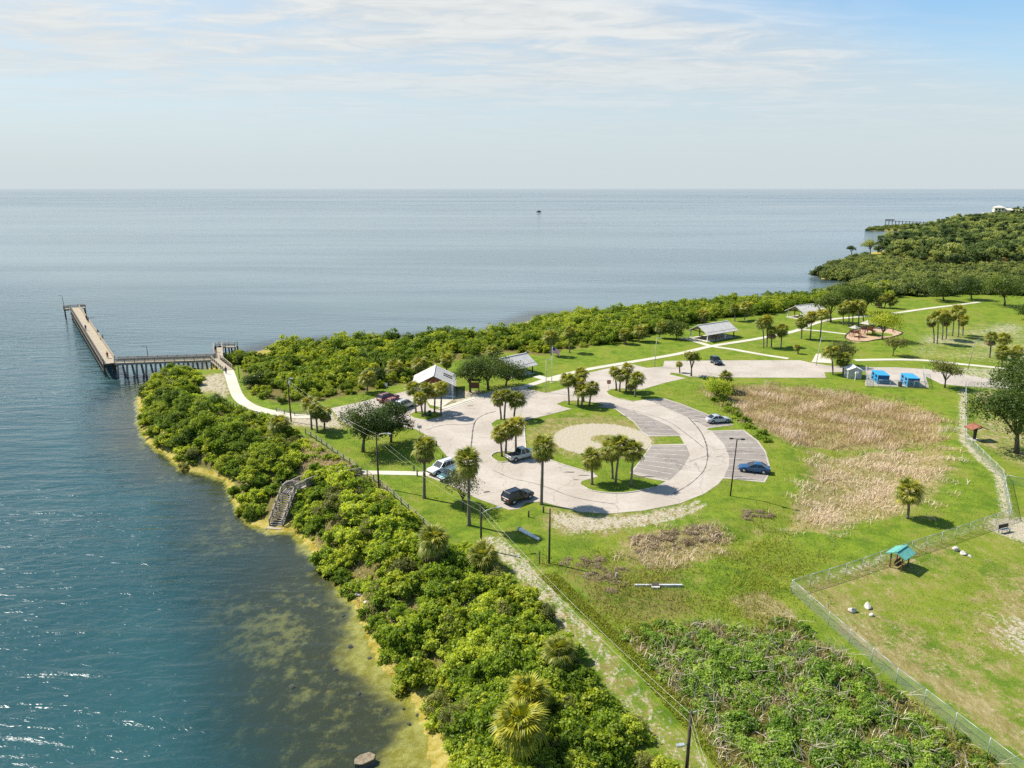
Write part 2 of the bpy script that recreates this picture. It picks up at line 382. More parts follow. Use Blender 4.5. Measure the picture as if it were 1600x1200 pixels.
def build_ground():
    xs = axis(-420, 2600, -62, 78, .55); ys = axis(-60, 1900, 44, 172, .55)
    X, Y = np.meshgrid(xs, ys); P = np.stack([X.ravel(), Y.ravel()], 1); nx, ny = len(xs), len(ys)
    Z = ground_height(P)
    d = signed(P, SHORE)
    n1 = .5+.25*np.sin(P[:,0]*.21+2*np.sin(P[:,1]*.13))+.25*np.sin(P[:,1]*.33+1.7*np.sin(P[:,0]*.19))
    sand = np.zeros(len(P)); dry = np.zeros(len(P)); wild = np.zeros(len(P))
    for k, q in enumerate(P_SAND): sand = np.maximum(sand, sstep(signed(P, q), -2.4, 1.6)*(.74, .62, .8, .8)[k]); dry = np.maximum(dry, sstep(signed(P, q), -4, 1)*.7)
    tr = seg_dist(P, TRACK); prog = sstep(P[:,1], 52, 74)
    sand = np.maximum(sand, np.maximum((1-sstep(np.abs(tr-.75), .25, .9))*(.40+.22*prog), (1-sstep(tr, .6, 2.0))*(.14+.44*prog)))
    dry = np.maximum(dry, .46*(1-sstep(tr, .9, 2.6)))
    for q_ in ([(985,816),(1035,808),(1070,796),(1090,783)], [(990,822),(1045,812),(1082,799),(1100,788)], [(880,806),(960,812),(1010,806)]): sand = np.maximum(sand, .66*(1-sstep(seg_dist(P, Wn(q_)), .15, .7)))
    r = np.hypot(P[:,0]-DISC.x, P[:,1]-DISC.y)
    sand = np.maximum(sand, (1-sstep(r, DISC_R-1.3, DISC_R+.5))*(.06+.94*sstep(np.hypot(P[:,0]-DISC.x-.6, (P[:,1]-DISC.y)*1.1), 1.6, 3.4))*.98)
    isl = np.hypot(P[:,0]-DISC.x+1.5, P[:,1]-DISC.y-2); dry = np.maximum(dry, .62*(1-sstep(isl, 9, 15)))
    dp = sstep(signed(P, DOGPARK), 0, 1.5)
    dry = np.maximum(dry, dp*(.28+.44*n1)); sand = np.maximum(sand, dp*(.02+.28*n1))
    e1 = W(1610, 830); sand = np.maximum(sand, .8*(1-sstep(np.hypot((P[:,0]-e1.x)*.8, P[:,1]-e1.y), 2.5, 5.5)))
    e2 = W(1640, 1000); sand = np.maximum(sand, .6*(1-sstep(np.hypot((P[:,0]-e2.x)*.8, P[:,1]-e2.y), 2.0, 6.5)))
    fl = Wn([(1505,608),(1505,690),(1562,745),(1574,802)]); sand = np.maximum(sand, .62*(1-sstep(seg_dist(P, fl), .3, 1.5)))
    fl2 = Wn([(1577,806),(1400,866),(1240,918)]); sand = np.maximum(sand, .55*(1-sstep(seg_dist(P, fl2), .2, 1.1))*(.4+.6*n1))
    fl3 = Wn([(1330,985),(1480,1075),(1640,1180)]); dry = np.maximum(dry, .8*(1-sstep(seg_dist(P, fl3), .5, 2.6)))
    sand = np.maximum(sand, sstep(signed(P, FIELD), -4, 8)*(.20+.36*n1)); dry = np.maximum(dry, .35*sstep(signed(P, FIELD), -4, 8))
    east = Wn([(1515,610),(1600,600),(1700,620),(1700,760),(1600,735),(1560,720),(1515,690)])
    dry = np.maximum(dry, sstep(signed(P, east), -1, 2)*(.35+.4*n1)); sand = np.maximum(sand, sstep(signed(P, east), -1, 2)*(.15+.3*n1))
    verge = Wn([(1480,572),(1560,576),(1660,588),(1660,612),(1560,610),(1500,604)]); sand = np.maximum(sand, .55*sstep(signed(P, verge), -2, 2))
    for k, q in enumerate(POND): dry = np.maximum(dry, sstep(signed(P, q), -3.5, 2.0))
    dry = np.maximum(dry, sstep(signed(P, POND_ALL), -1, 5)*(.22+.30*n1))
    dry = np.maximum(dry, .75*sstep(signed(P, BANKGRASS), -3, 1))
    for q, a in ((Z_N, .9), (Z_M, .75), (Z_F, .8), (Z_V, .8), (Z_B, .9)): wild = np.maximum(wild, a*sstep(signed(P, q), -1.5, 1.5))
    mead = Wn([(870,885),(960,880),(1080,900),(1090,960),(1000,975),(935,960)]); wild = np.maximum(wild, .55*sstep(signed(P, mead), -3, 2)); dry = np.maximum(dry, .4*sstep(signed(P, mead), -3, 2))
    y1 = Wn([(1150,935),(1190,928),(1240,962),(1225,972),(1170,960)]); dry = np.maximum(dry, .9*sstep(signed(P, y1), -1.5, .5))
    bk = (1-sstep(d, 7, 11))*sstep(P[:,1], 50, 60)*(1-sstep(P[:,1], 150, 165))*(d > 0); wild = np.maximum(wild, .8*bk); dry = np.maximum(dry, .5*bk)
    wild = np.maximum(wild, .85*((P[:,1] > 330)*sstep(d, 0, 30)))
    sand = sand*(d > 1)
    me = bpy.data.meshes.new('ground')
    idx = np.arange(nx*ny).reshape(ny, nx); q = np.stack([idx[:-1,:-1], idx[:-1,1:], idx[1:,1:], idx[1:,:-1]], -1).reshape(-1, 4)
    me.vertices.add(len(P)); me.vertices.foreach_set('co', np.stack([P[:,0], P[:,1], Z], 1).astype(np.float32).ravel())
    me.loops.add(len(q)*4); me.loops.foreach_set('vertex_index', q.ravel().astype(np.int32))
    me.polygons.add(len(q)); me.polygons.foreach_set('loop_start', np.arange(0, len(q)*4, 4, dtype=np.int32)); me.polygons.foreach_set('loop_total', np.full(len(q), 4, np.int32))
    for nm, v in (('sand', sand), ('dry', dry), ('wild', wild)):
        at = me.attributes.new(nm, 'FLOAT', 'POINT'); at.data.foreach_set('value', v.astype(np.float32))
    me.update(); me.validate(); me.shade_smooth()
    m = NT('grass_sand_and_sea_bed'); p = m.pos(); sp = m.n('SeparateXYZ'); m.L.new(p, sp.inputs[0]); z = sp.outputs[2]
    nb = m.noise(p, .07, 5, .6); nm_ = m.noise(p, .5, 6, .65); nf = m.noise(p, 3.2, 6, .7); nff = m.noise(p, 11.0, 4, .7); nst = m.noise(p, 1.4, 5, .7, mapscale=(1, .45, 1), rot=(0, 0, .5)); nb3 = m.noise(p, .19, 5, .65, .8)
    g = m.mix(m.mr(nm_, .33, .68), (.085,.150,.010), (.170,.235,.016)); g = m.mix(m.math('MULTIPLY', m.mr(nb, .4, .66), .6), g, (.205,.230,.024))
    g = m.mix(m.math('MULTIPLY', m.mr(nf, .45, .75), .55), g, (.055,.100,.009)); g = m.mix(m.math('MULTIPLY', m.mr(nff, .52, .72), .5), g, (.24,.26,.05))
    g = m.mix(m.math('MULTIPLY', m.mr(nb3, .50, .68), .62), g, (.215,.20,.045)); g = m.mix(m.math('MULTIPLY', m.mr(nst, .54, .72), .35), g, (.25,.22,.08)); g = m.mix(m.math('MULTIPLY', m.mr(nb3, .46, .34), .55), g, (.060,.120,.009)); g = m.mix(m.math('MULTIPLY', m.mr(m.noise(p, 1.1, 6, .75), .62, .76), .35), g, (.34,.30,.18))
    drycol = m.mix(m.mr(nst, .3, .7), (.19,.145,.050), (.34,.27,.135))
    def thr(a, k=.8, n=nm_, lo=.38, hi=.62): return m.mr(m.math('ADD', a, m.math('MULTIPLY', m.math('SUBTRACT', m.mr(m.math('ADD', m.math('MULTIPLY', n, .5), m.math('MULTIPLY', nf, .5)), .30, .70), .5), k)), lo, hi)
    c = m.mix(m.math('MULTIPLY', thr(m.attr('dry'), 1.0, nm_, .30, .72), .85), g, drycol)
    wildcol = m.mix(m.mr(nf, .35, .68), (.085,.080,.020), (.22,.175,.065)); wildcol = m.mix(m.math('MULTIPLY', m.mr(nm_, .5, .7), .7), wildcol, (.19,.20,.025))
    c = m.mix(thr(m.attr('wild'), .9, nm_, .3, .7), c, wildcol)
    sandcol = m.mix(m.mr(nf, .3, .7), (.34,.29,.205), (.50,.44,.345)); sandcol = m.mix(m.math('MULTIPLY', m.mr(nff, .5, .7), .55), sandcol, (.24,.21,.10))
    c = m.mix(m.math('MULTIPLY', thr(m.attr('sand'), .9, nst, .34, .74), .95), c, sandcol)
    # beach and sea bed
    nbed = m.noise(p, .085, 6, .62, .6); nb2 = m.noise(p, .9, 5, .7)
    beach = m.mix(m.mr(nb2, .35, .65), (.25,.195,.020), (.40,.33,.10))
    bed = m.mix(m.mr(m.math('ADD', m.math('MULTIPLY', nbed, .55), m.math('MULTIPLY', nb2, .45)), .36, .50), (.20,.172,.060), (.050,.048,.025))
    deep = m.mr(m.math('ADD', z, m.math('MULTIPLY', m.math('SUBTRACT', nbed, .5), 1.2)), WATER_Z-.12, WATER_Z-.36); beach = m.mix(deep, beach, bed)
    c = m.mix(m.mr(m.math('ADD', z, m.math('MULTIPLY', m.math('SUBTRACT', nm_, .5), .5)), WATER_Z+.55, WATER_Z+.20), c, beach)
    hgt = m.math('ADD', m.math('MULTIPLY', nf, .6), m.math('MULTIPLY', nff, .4))
    m.done(m.bsdf(c, .95, 0, .12, m.bump(hgt, .8, .22)))
    me.materials.append(m.m)
    o = link('ground', me); tag(o, 'grassy park ground with sandy patches running down to the shore', None, None, 'structure')
    return o
build_ground()

def build_water():
    xs = axis(-30000, 30000, -160, 40, 1.6, 1.12, 5000); ys = axis(-300, 26000, 30, 215, 1.6, 1.10, 9000)
    X, Y = np.meshgrid(xs, ys); P = np.stack([X.ravel(), Y.ravel()], 1); nx, ny = len(xs), len(ys)
    h = ground_height(P); depth = WATER_Z-h
    clear = np.where((P[:,1] < 330), (1-sstep(depth, .15, 2.9)), (1-sstep(depth, .1, .5))*.5)
    me = bpy.data.meshes.new('sea')
    idx = np.arange(nx*ny).reshape(ny, nx); q = np.stack([idx[:-1,:-1], idx[:-1,1:], idx[1:,1:], idx[1:,:-1]], -1).reshape(-1, 4)
    keep = (depth.ravel()[q].max(1) > -0.6); q = q[keep]
    me.vertices.add(len(P)); me.vertices.foreach_set('co', np.stack([P[:,0], P[:,1], np.full(len(P), WATER_Z)], 1).astype(np.float32).ravel())
    me.loops.add(len(q)*4); me.loops.foreach_set('vertex_index', q.ravel().astype(np.int32))
    me.polygons.add(len(q)); me.polygons.foreach_set('loop_start', np.arange(0, len(q)*4, 4, dtype=np.int32)); me.polygons.foreach_set('loop_total', np.full(len(q), 4, np.int32))
    at = me.attributes.new('clear', 'FLOAT', 'POINT'); at.data.foreach_set('value', clear.astype(np.float32))
    me.update(); me.validate()
    m = NT('sea_water'); p = m.pos()
    # long wind waves, short chop, fine ripples; a slow gust pattern makes rough and smooth lanes
    w1 = m.noise(p, .42, 2, .5, .5, mapscale=(.26, 1.0, 1), rot=(0, 0, -.10)); w2 = m.noise(p, 1.3, 3, .6, .5, mapscale=(.45, 1.0, 1), rot=(0, 0, .20)); w3 = m.noise(p, 4.2, 3, .65, .2, mapscale=(.7, 1.0, 1)); w1 = m.math('POWER', w1, 1.6)
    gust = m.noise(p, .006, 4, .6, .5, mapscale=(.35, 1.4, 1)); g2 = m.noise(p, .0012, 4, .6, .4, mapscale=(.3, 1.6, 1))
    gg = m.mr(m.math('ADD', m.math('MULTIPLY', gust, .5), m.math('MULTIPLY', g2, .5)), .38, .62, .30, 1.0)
    hh = m.math('ADD', m.math('ADD', m.math('MULTIPLY', w1, 1.25), m.math('MULTIPLY', w2, .42)), m.math('MULTIPLY', w3, .024))
    sy = m.n('SeparateXYZ'); m.L.new(p, sy.inputs[0]); bay = m.mr(m.math('ADD', sy.outputs[1], m.math('MULTIPLY', sy.outputs[0], .9)), 20, 190)      # distance weight set by world position: fades far wave bump, lowers roughness, pales colour
    calm = m.mr(m.attr('clear'), .1, .8, 1.0, .35)
    nb = m.n('Bump'); nb.inputs['Distance'].default_value = 1.05; m.put(nb.inputs['Height'], hh); m.put(nb.inputs['Strength'], m.math('MULTIPLY', m.math('MULTIPLY', gg, calm), m.math('SUBTRACT', 1.0, m.math('MULTIPLY', bay, m.mr(sy.outputs[1], 500, 2500, .74, .45))))); nrm = nb.outputs[0]
    fr = m.n('Fresnel'); fr.inputs[0].default_value = 1.33; m.L.new(nrm, fr.inputs['Normal'])
    gl = m.n('BsdfGlossy'); m.put(gl.inputs['Roughness'], m.mr(bay, .0, .8, .12, .07)); gl.inputs[0].default_value = (.95,.97,1,1); m.L.new(nrm, gl.inputs['Normal'])
    df = m.n('BsdfDiffuse'); tint = m.mix(m.mr(m.noise(p, .02, 4, .6), .4, .65), (.013,.056,.061), (.024,.078,.081)); m.L.new(m.mix(m.math('MULTIPLY', bay, m.mr(gust, .35, .65, .6, 1.0)), tint, m.mix(m.mr(m.noise(p, .0075, 5, .6, .6, mapscale=(.22, 1.5, 1), rot=(0,0,.05)), .38, .62), (.060,.098,.112), (.140,.185,.192))), df.inputs[0]); far_ = m.mr(sy.outputs[1], 700, 3200); m.L.new(m.mix(far_, df.inputs[0].links[0].from_socket, (.030,.075,.098)), df.inputs[0])  # bay body colour paled and streaked: silvery sky sheen painted into the diffuse
    tr = m.n('BsdfTransparent'); tr.inputs[0].default_value = (.86,.95,.88,1)
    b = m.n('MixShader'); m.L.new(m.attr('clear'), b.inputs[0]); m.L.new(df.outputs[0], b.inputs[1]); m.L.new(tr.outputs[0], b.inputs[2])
    x = m.n('MixShader'); m.L.new(fr.outputs[0], x.inputs[0]); m.L.new(b.outputs[0], x.inputs[1]); m.L.new(gl.outputs[0], x.inputs[2])
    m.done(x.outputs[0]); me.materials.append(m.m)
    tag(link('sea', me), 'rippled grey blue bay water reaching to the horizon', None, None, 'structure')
build_water()

# ---------------------------------------------------------------- paving: sheets that follow the ground
def sheet(name, loops, z, mat, parent=None, kind='structure', label=None):
    """flat polygon (first loop outer, the rest holes) at height z"""
    vl = [[Vector((a, b, 0)) for a, b in lp] for lp in loops]
    tris = mgeo.tessellate_polygon(vl); flatv = [v for lp in vl for v in lp]
    me = bpy.data.meshes.new(name); me.from_pydata([(v.x, v.y, z) for v in flatv], [], [tuple(t) for t in tris])
    bm = bmesh.new(); bm.from_mesh(me)
    for f in bm.faces:
        if f.normal.z < 0: f.normal_flip()
    bm.to_mesh(me); bm.free(); me.materials.append(mat)
    o = link(name, me, parent)
    if parent is None: tag(o, label, None, None, kind)
    return o
def smooth_line(pts, step=1.0, closed=False):
    """Catmull-Rom through points"""
    pts = [np.array(p, float) for p in pts]; out = []
    n = len(pts); rngi = range(n) if closed else range(n-1)
    for i in rngi:
        p1 = pts[i]; p2 = pts[(i+1) % n]
        p0 = pts[(i-1) % n] if closed or i > 0 else 2*p1-p2; p3 = pts[(i+2) % n] if closed or i+2 < n else 2*p2-p1
        k = max(1, int(np.linalg.norm(p2-p1)/step))
        for t in np.arange(k)/k:
            out.append(.5*((2*p1)+(-p0+p2)*t+(2*p0-5*p1+4*p2-p3)*t*t+(-p0+3*p1-3*p2+p3)*t**3))
    if not closed: out.append(pts[-1])
    return np.array(out)
def ribbon(name, line, width, dz, mat, parent=None, label=None, thick=0.0, follow=True):
    L = smooth_line(line, 1.2); w = np.broadcast_to(np.asarray(width, float), (len(line),)) if hasattr(width, '__len__') else None
    vs = []; fs = []
    for i, p in enumerate(L):
        d = L[min(i+1, len(L)-1)]-L[max(i-1, 0)]; d = d/np.linalg.norm(d); n = np.array([-d[1], d[0]])
        wd = width/2
        a = p+n*wd; b = p-n*wd; za = max(zground(*p), zground(*a), zground(*b)) if follow else 0
        vs += [(a[0], a[1], za+dz), (b[0], b[1], za+dz), (a[0], a[1], za+dz-.12), (b[0], b[1], za+dz-.12)]
        if i:
            k = 4*i; fs += [(k-4, k-3, k+1, k), (k-4, k, k+2, k-2), (k-3, k-1, k+3, k+1)]
    me = bpy.data.meshes.new(name); me.from_pydata(vs, [], fs); bm = bmesh.new(); bm.from_mesh(me); bmesh.ops.recalc_face_normals(bm, faces=bm.faces); bm.to_mesh(me); bm.free()
    me.materials.append(mat); o = link(name, me, parent)
    if parent is None: tag(o, label, None, None, 'structure')
    return o

def paving_mat(name, a, b, dark, amount):
    m = NT(name); p = m.pos(); n1 = m.noise(p, .16, 5, .6, .3); n2 = m.noise(p, 1.7, 6, .7); n3 = m.noise(p, 14, 3, .7)
    c = m.mix(m.mr(n1, .3, .7), a, b); c = m.mix(m.math('MULTIPLY', m.mr(n2, .45, .72), .32), c, dark); c = m.mix(m.math('MULTIPLY', m.mr(n3, .5, .7), .25), c, tuple(x*.75 for x in a))
    v = m.n('TexVoronoi'); v.feature = 'DISTANCE_TO_EDGE'; v.inputs['Scale'].default_value = .10
    wv = m.n('Mapping'); m.L.new(p, wv.inputs[0]); ns = m.n('TexNoise'); ns.inputs['Scale'].default_value = .5; ns.inputs['Detail'].default_value = 5; m.L.new(p, ns.inputs['Vector'])
    ad = m.n('VectorMath', operation='ADD'); sc = m.n('VectorMath', operation='SCALE'); m.L.new(ns.outputs['Color'], sc.inputs[0]); sc.inputs['Scale'].default_value = 2.2
    m.L.new(p, ad.inputs[0]); m.L.new(sc.outputs[0], ad.inputs[1]); m.L.new(ad.outputs[0], v.inputs['Vector'])
    st_ = m.noise(p, .45, 6, .75, 1.2); c = m.mix(m.math('MULTIPLY', m.mr(st_, .60, .72), .45), c, dark); ln_ = m.noise(p, .9, 5, .65, .3, mapscale=(.25, 1, 1), rot=(0,0,.6)); c = m.mix(m.math('MULTIPLY', m.mr(ln_, .56, .70), .25), c, dark)
    crack = m.mr(v.outputs['Distance'], .001, .007, amount, 0.0)
    c = m.mix(crack, c, tuple(x*.45 for x in dark))
    return m.done(m.bsdf(c, .92, 0, .2, m.bump(n3, .2, .02)))
M['lot'] = paving_mat('sun_bleached_asphalt', (.365,.318,.262), (.445,.395,.335), (.20,.165,.13), .45)
M['stall'] = paving_mat('older_grey_asphalt', (.225,.195,.168), (.290,.255,.222), (.13,.11,.095), .4)
M['path'] = paving_mat('pale_concrete_path', (.47,.43,.34), (.56,.52,.43), (.34,.30,.22), .0)

lot_outer = Wn([(517,638),(560,629),(592,621),(640,610),(652,612),(662,622),(672,638),(690,641),(747,622),(766,616),(800,609),(822,607),(838,611),(853,614),(880,608),(900,597),(914,584),(984,568),(1010,575),(1036,573),(1038,564),(1100,563.5),(1190,563),(1250,563),(1268,567),(1300,572),(1345,573.5),(1400,574),(1450,577),(1495,584),(1540,591),(1640,602),
    (1640,612),(1560,606),(1500,603),(1470,600),(1440,585),(1380,580),(1322,581),(1288,582),(1291,590.5),(1150,590),(1078,589),(1062,584),(1049,582.5),(1046,585),(1072,591),(1040,598),(1002,609),(975,607),(955,608),(948,612),(952,617),(965,622),(990,627),(1012,624),(1038,622.5),(1062,630),(1100,645),(1126,655),(1147,664),(1108,669),(1104,671.5),(1112,673),(1162,671.5),(1185,689),(1197,706),(1203,728),(1200,745),(1195,754),(1130,747.5),(1122,757),(1100,772),(1062,787),(1005,798),(950,803),(905,800),(872,791),(845,784),(822,786),(812,795),(795,797),(745,779),(700,757),(668,745),(674,737),(701,716),(694,708),(682,694),(666,680),(650,671),(625,667),(590,664),(545,664),(533,658)])
isl_a = Wn([(870,631),(880,627),(905,626),(935,630),(962,640),(990,660),(1003,676),(1012,682),(1062,681.5),(1069,693.5),(1016,695),(1010,706),(998,722),(984,739),(1010,747),(1040,752.5),(1022,762),(990,769),(958,771),(925,767),(907,758),(909,752),(934,745),(930,741),(895,731),(862,720),(836,706),(822,703),(820,680),(820,657),(850,650),(893,639),(878,635)])
isl_b = Wn([(767,713),(776,707),(795,706),(806,709),(803,716),(792,722),(778,722)])
isl_c = Wn([(768,662),(776,656),(790,654),(812,655),(815,660),(800,667),(782,668),(770,667)])
isl_d = Wn([(640,648),(650,643),(672,643),(690,647),(688,652),(668,656),(648,653)])
lot = sheet('car_park', [lot_outer, isl_a, isl_b, isl_c, isl_d], .030, M['lot'], None, 'structure', 'sun bleached asphalt car park loop with road leading off to the right')
stalls = [[(930,636),(958,631.5),(1010,650),(1046,666),(1064,680),(1014,680.5),(1004,674.5),(992,659.5),(963,639)],
          [(1019,696),(1072,696),(1078,711),(1066,732),(1046,751),(988,738.5),(1000,722),(1012,706)],
          [(1014,625.5),(1038,624),(1062,631),(1100,646),(1145,663.5),(1106,668),(1090,660),(1066,648),(1038,636)],
          [(1113,674.5),(1160,673),(1183,690),(1195,707),(1200,728),(1198,744),(1193,752),(1131,745.5),(1139,728),(1139,712),(1131,694)]]
for q in stalls: sheet('parking_bay_asphalt', [Wn(q)], .036, M['stall'], lot)
def marks(pa, pb, n, t0=0.0, t1=1.0, w=.16):
    A = smooth_line(Wn(pa), .2); B = smooth_line(Wn(pb), .2)
    for k in range(n):
        t = t0+(t1-t0)*k/(n-1)
        a = A[int(t*(len(A)-1))]; b = B[int(t*(len(B)-1))]; d = b-a; L_ = np.linalg.norm(d); nrm = np.array([-d[1], d[0]])/L_*w/2
        b = a+d*(.94+.06*random.random())
        sheet('bay_line', [[a+nrm, b+nrm, b-nrm, a-nrm]], .042, M['faded_line'], lot)
random.seed(3)
marks([(938,637),(963,640),(992,660),(1006,676)], [(962,633),(1010,651),(1044,666),(1062,679)], 9)
marks([(1019,698),(1012,707),(1000,722),(990,738)], [(1072,698),(1076,711),(1064,732),(1046,749)], 8)
marks([(1018,627),(1040,638),(1068,650),(1104,668)], [(1040,625),(1064,633),(1100,647),(1143,664)], 9)
marks([(1114,676),(1130,694),(1138,712),(1138,728),(1131,744)], [(1160,675),(1183,692),(1194,708),(1198,728),(1192,750)], 9)
marks([(1052,566),(1150,565.5),(1240,565.5)], [(1052,570),(1150,569.5),(1240,569.5)], 16)
M['tar'] = flat('tar_crack_seal', (.10,.085,.075), .8)
for k, (ln, w) in enumerate([([(735,710),(737,690),(742,660),(757,648),(775,643)], .22), ([(742,662),(720,664),(695,664),(665,672)], .16), ([(1075,652),(1093,672),(1103,693),(1106,715)], .22), ([(1106,715),(1100,735),(1080,755),(1052,772)], .14), ([(985,640),(1040,657),(1080,684),(1100,700)], .12), ([(770,735),(800,748),(820,752),(850,760),(900,778),(960,788)], .13), ([(1106,712),(1090,717),(1076,722)], .1)]):
    L_ = smooth_line(Wn(ln), .5); vs = []; fs = []
    for i, p in enumerate(L_):
        d = L_[min(i+1, len(L_)-1)]-L_[max(i-1, 0)]; d /= np.linalg.norm(d); n = np.array([-d[1], d[0]])*w/2*(.5+random.random())
        vs += [(p[0]+n[0], p[1]+n[1], .0345), (p[0]-n[0], p[1]-n[1], .0345)]
        if i: fs.append((2*i-2, 2*i-1, 2*i+1, 2*i))
    me = bpy.data.meshes.new('crack_seal'); me.from_pydata(vs, [], fs); link('crack_seal', me, lot, M['tar'])
M['stain'] = mat2('oil_and_tyre_stain', (.085,.072,.062), (.17,.145,.125), 2.5, .8)
for px, py, l, w, a in [(1048,630,2.0,.35,-.9),(1073,639,2.6,.4,-.6),(1095,652,2.2,.35,-.3),(1088,659,1.6,.4,-.3),(975,650,1.7,.4,-.6),(1010,669,1.2,.5,.2),(1160,687,2.2,.28,.1),(1150,705,3.4,.35,.1),(1170,706,1.6,.3,.1),(1155,719,1.8,.4,.1),(1148,745,2.6,.4,.0),(1165,749,3.0,.45,.0),(1010,745,4.2,.5,.0),(1035,738,1.4,.3,.1),(700,632,1.6,.5,.4),(715,628,2.0,.4,.4),(735,634,1.4,.4,.4),(826,652,1.3,.35,.4),(858,646,1.4,.35,.4),(890,738,1.6,.45,.0),(912,743,1.8,.4,.0),(900,750,.9,.3,.0),(760,769,1.2,.8,.4),(1122,714,.8,.22,.1)]:
    c_ = W(px, py); pl = []
    for k in range(14):
        t_ = k/14*6.283; r_ = .75+.5*random.random(); x_ = math.cos(t_)*l/2*r_; y_ = math.sin(t_)*w/2*r_; pl.append((c_.x+x_*math.cos(a)-y_*math.sin(a), c_.y+x_*math.sin(a)+y_*math.cos(a)))
    sheet('oil_stain', [pl], .0395, M['stain'], lot)
def kerb(line, closed=False, w=.16, h=.13):
    L_ = smooth_line(Wn(line), .7, closed); vs = []; fs = []; n = len(L_)
    for i, p in enumerate(L_):
        d = (L_[(i+1) % n]-L_[i-1]) if closed else L_[min(i+1, n-1)]-L_[max(i-1, 0)]; d /= np.linalg.norm(d); q = np.array([-d[1], d[0]])*w/2
        vs += [(p[0]+q[0], p[1]+q[1], .0), (p[0]+q[0], p[1]+q[1], h), (p[0]-q[0], p[1]-q[1], h), (p[0]-q[0], p[1]-q[1], .0)]
    for i in range(n if closed else n-1):
        a = 4*i; b = 4*((i+1) % n); fs += [(a, a+1, b+1, b), (a+1, a+2, b+2, b+1), (a+2, a+3, b+3, b+2)]
    me = bpy.data.meshes.new('kerb'); me.from_pydata(vs, [], fs); bm = bmesh.new(); bm.from_mesh(me); bmesh.ops.recalc_face_normals(bm, faces=bm.faces); bm.to_mesh(me); bm.free()
    link('kerb', me, lot, M['concrete'])
kerb([(767,713),(776,707),(795,706),(806,709),(803,716),(792,722),(778,722)], True)
kerb([(820,657),(820,680),(822,703)]); kerb([(836,706),(862,720),(895,731),(930,741)])
kerb([(907,758),(925,767),(958,771),(990,769),(1022,762)])
kerb([(946,613),(952,618),(965,623),(990,628)]); kerb([(690,641),(747,622),(766,616)])
ribbon('footpath', PIERPATH, 2.3, .05, M['path'], None, 'pale curved footpath leading from the pier to the car park')
ribbon('footpath', FARPATH[3:], 1.9, .06, M['path'], None, 'long pale footpath crossing the lawns behind the car park')
ribbon('footpath', Wn([(690,640),(747,621),(790,609),(822,604.5)]), 2.0, .062, M['path'], None, 'pale pavement edging the car park beside the restroom')
ribbon('footpath', Wn([(1066,528),(1082,532),(1112,541),(1145,546),(1190,554),(1232,560.5)]), 1.7, .066, M['path'], None, 'pale footpath crossing the long path below the gable picnic shelter')
ribbon('footpath', Wn([(1246,514),(1285,518),(1322,522)]), 1.5, .07, M['path'], None, 'short pale path leading to the playground')
ribbon('footpath', Wn([(562,738),(600,738.5),(650,740),(672,741)]), 1.5, .05, M['path'], None, 'straight pale path from the white car to the wooden stairs')
ribbon('footpath', Wn([(1335,563),(1390,562),(1440,563),(1490,568),(1560,575),(1640,583)]), 2.0, .07, M['path'], None, 'pale footpath beside the road behind the blue dumpsters')
ribbon('footpath', Wn([(838,588),(862,594),(880,592)]), 2.2, .075, M['path'], None, 'short pale path at the foot of the flagpole')
sheet('concrete_pad', [Wn([(1352,578.5),(1443,580),(1452,606),(1352,603)])], .04, M['lot'], None, 'structure', 'paved pad under the blue dumpsters')
sheet('concrete_pad', [Wn([(1268,566),(1275,553),(1300,552),(1302,568)])], .045, M['path'], None, 'structure', 'small paved pad beside the green bin')
sheet('concrete_pad', [Wn([(652,607),(668,600),(712,612),(712,622),(690,637),(672,633)])], .05, M['path'], None, 'structure', 'concrete apron in front of the restroom')

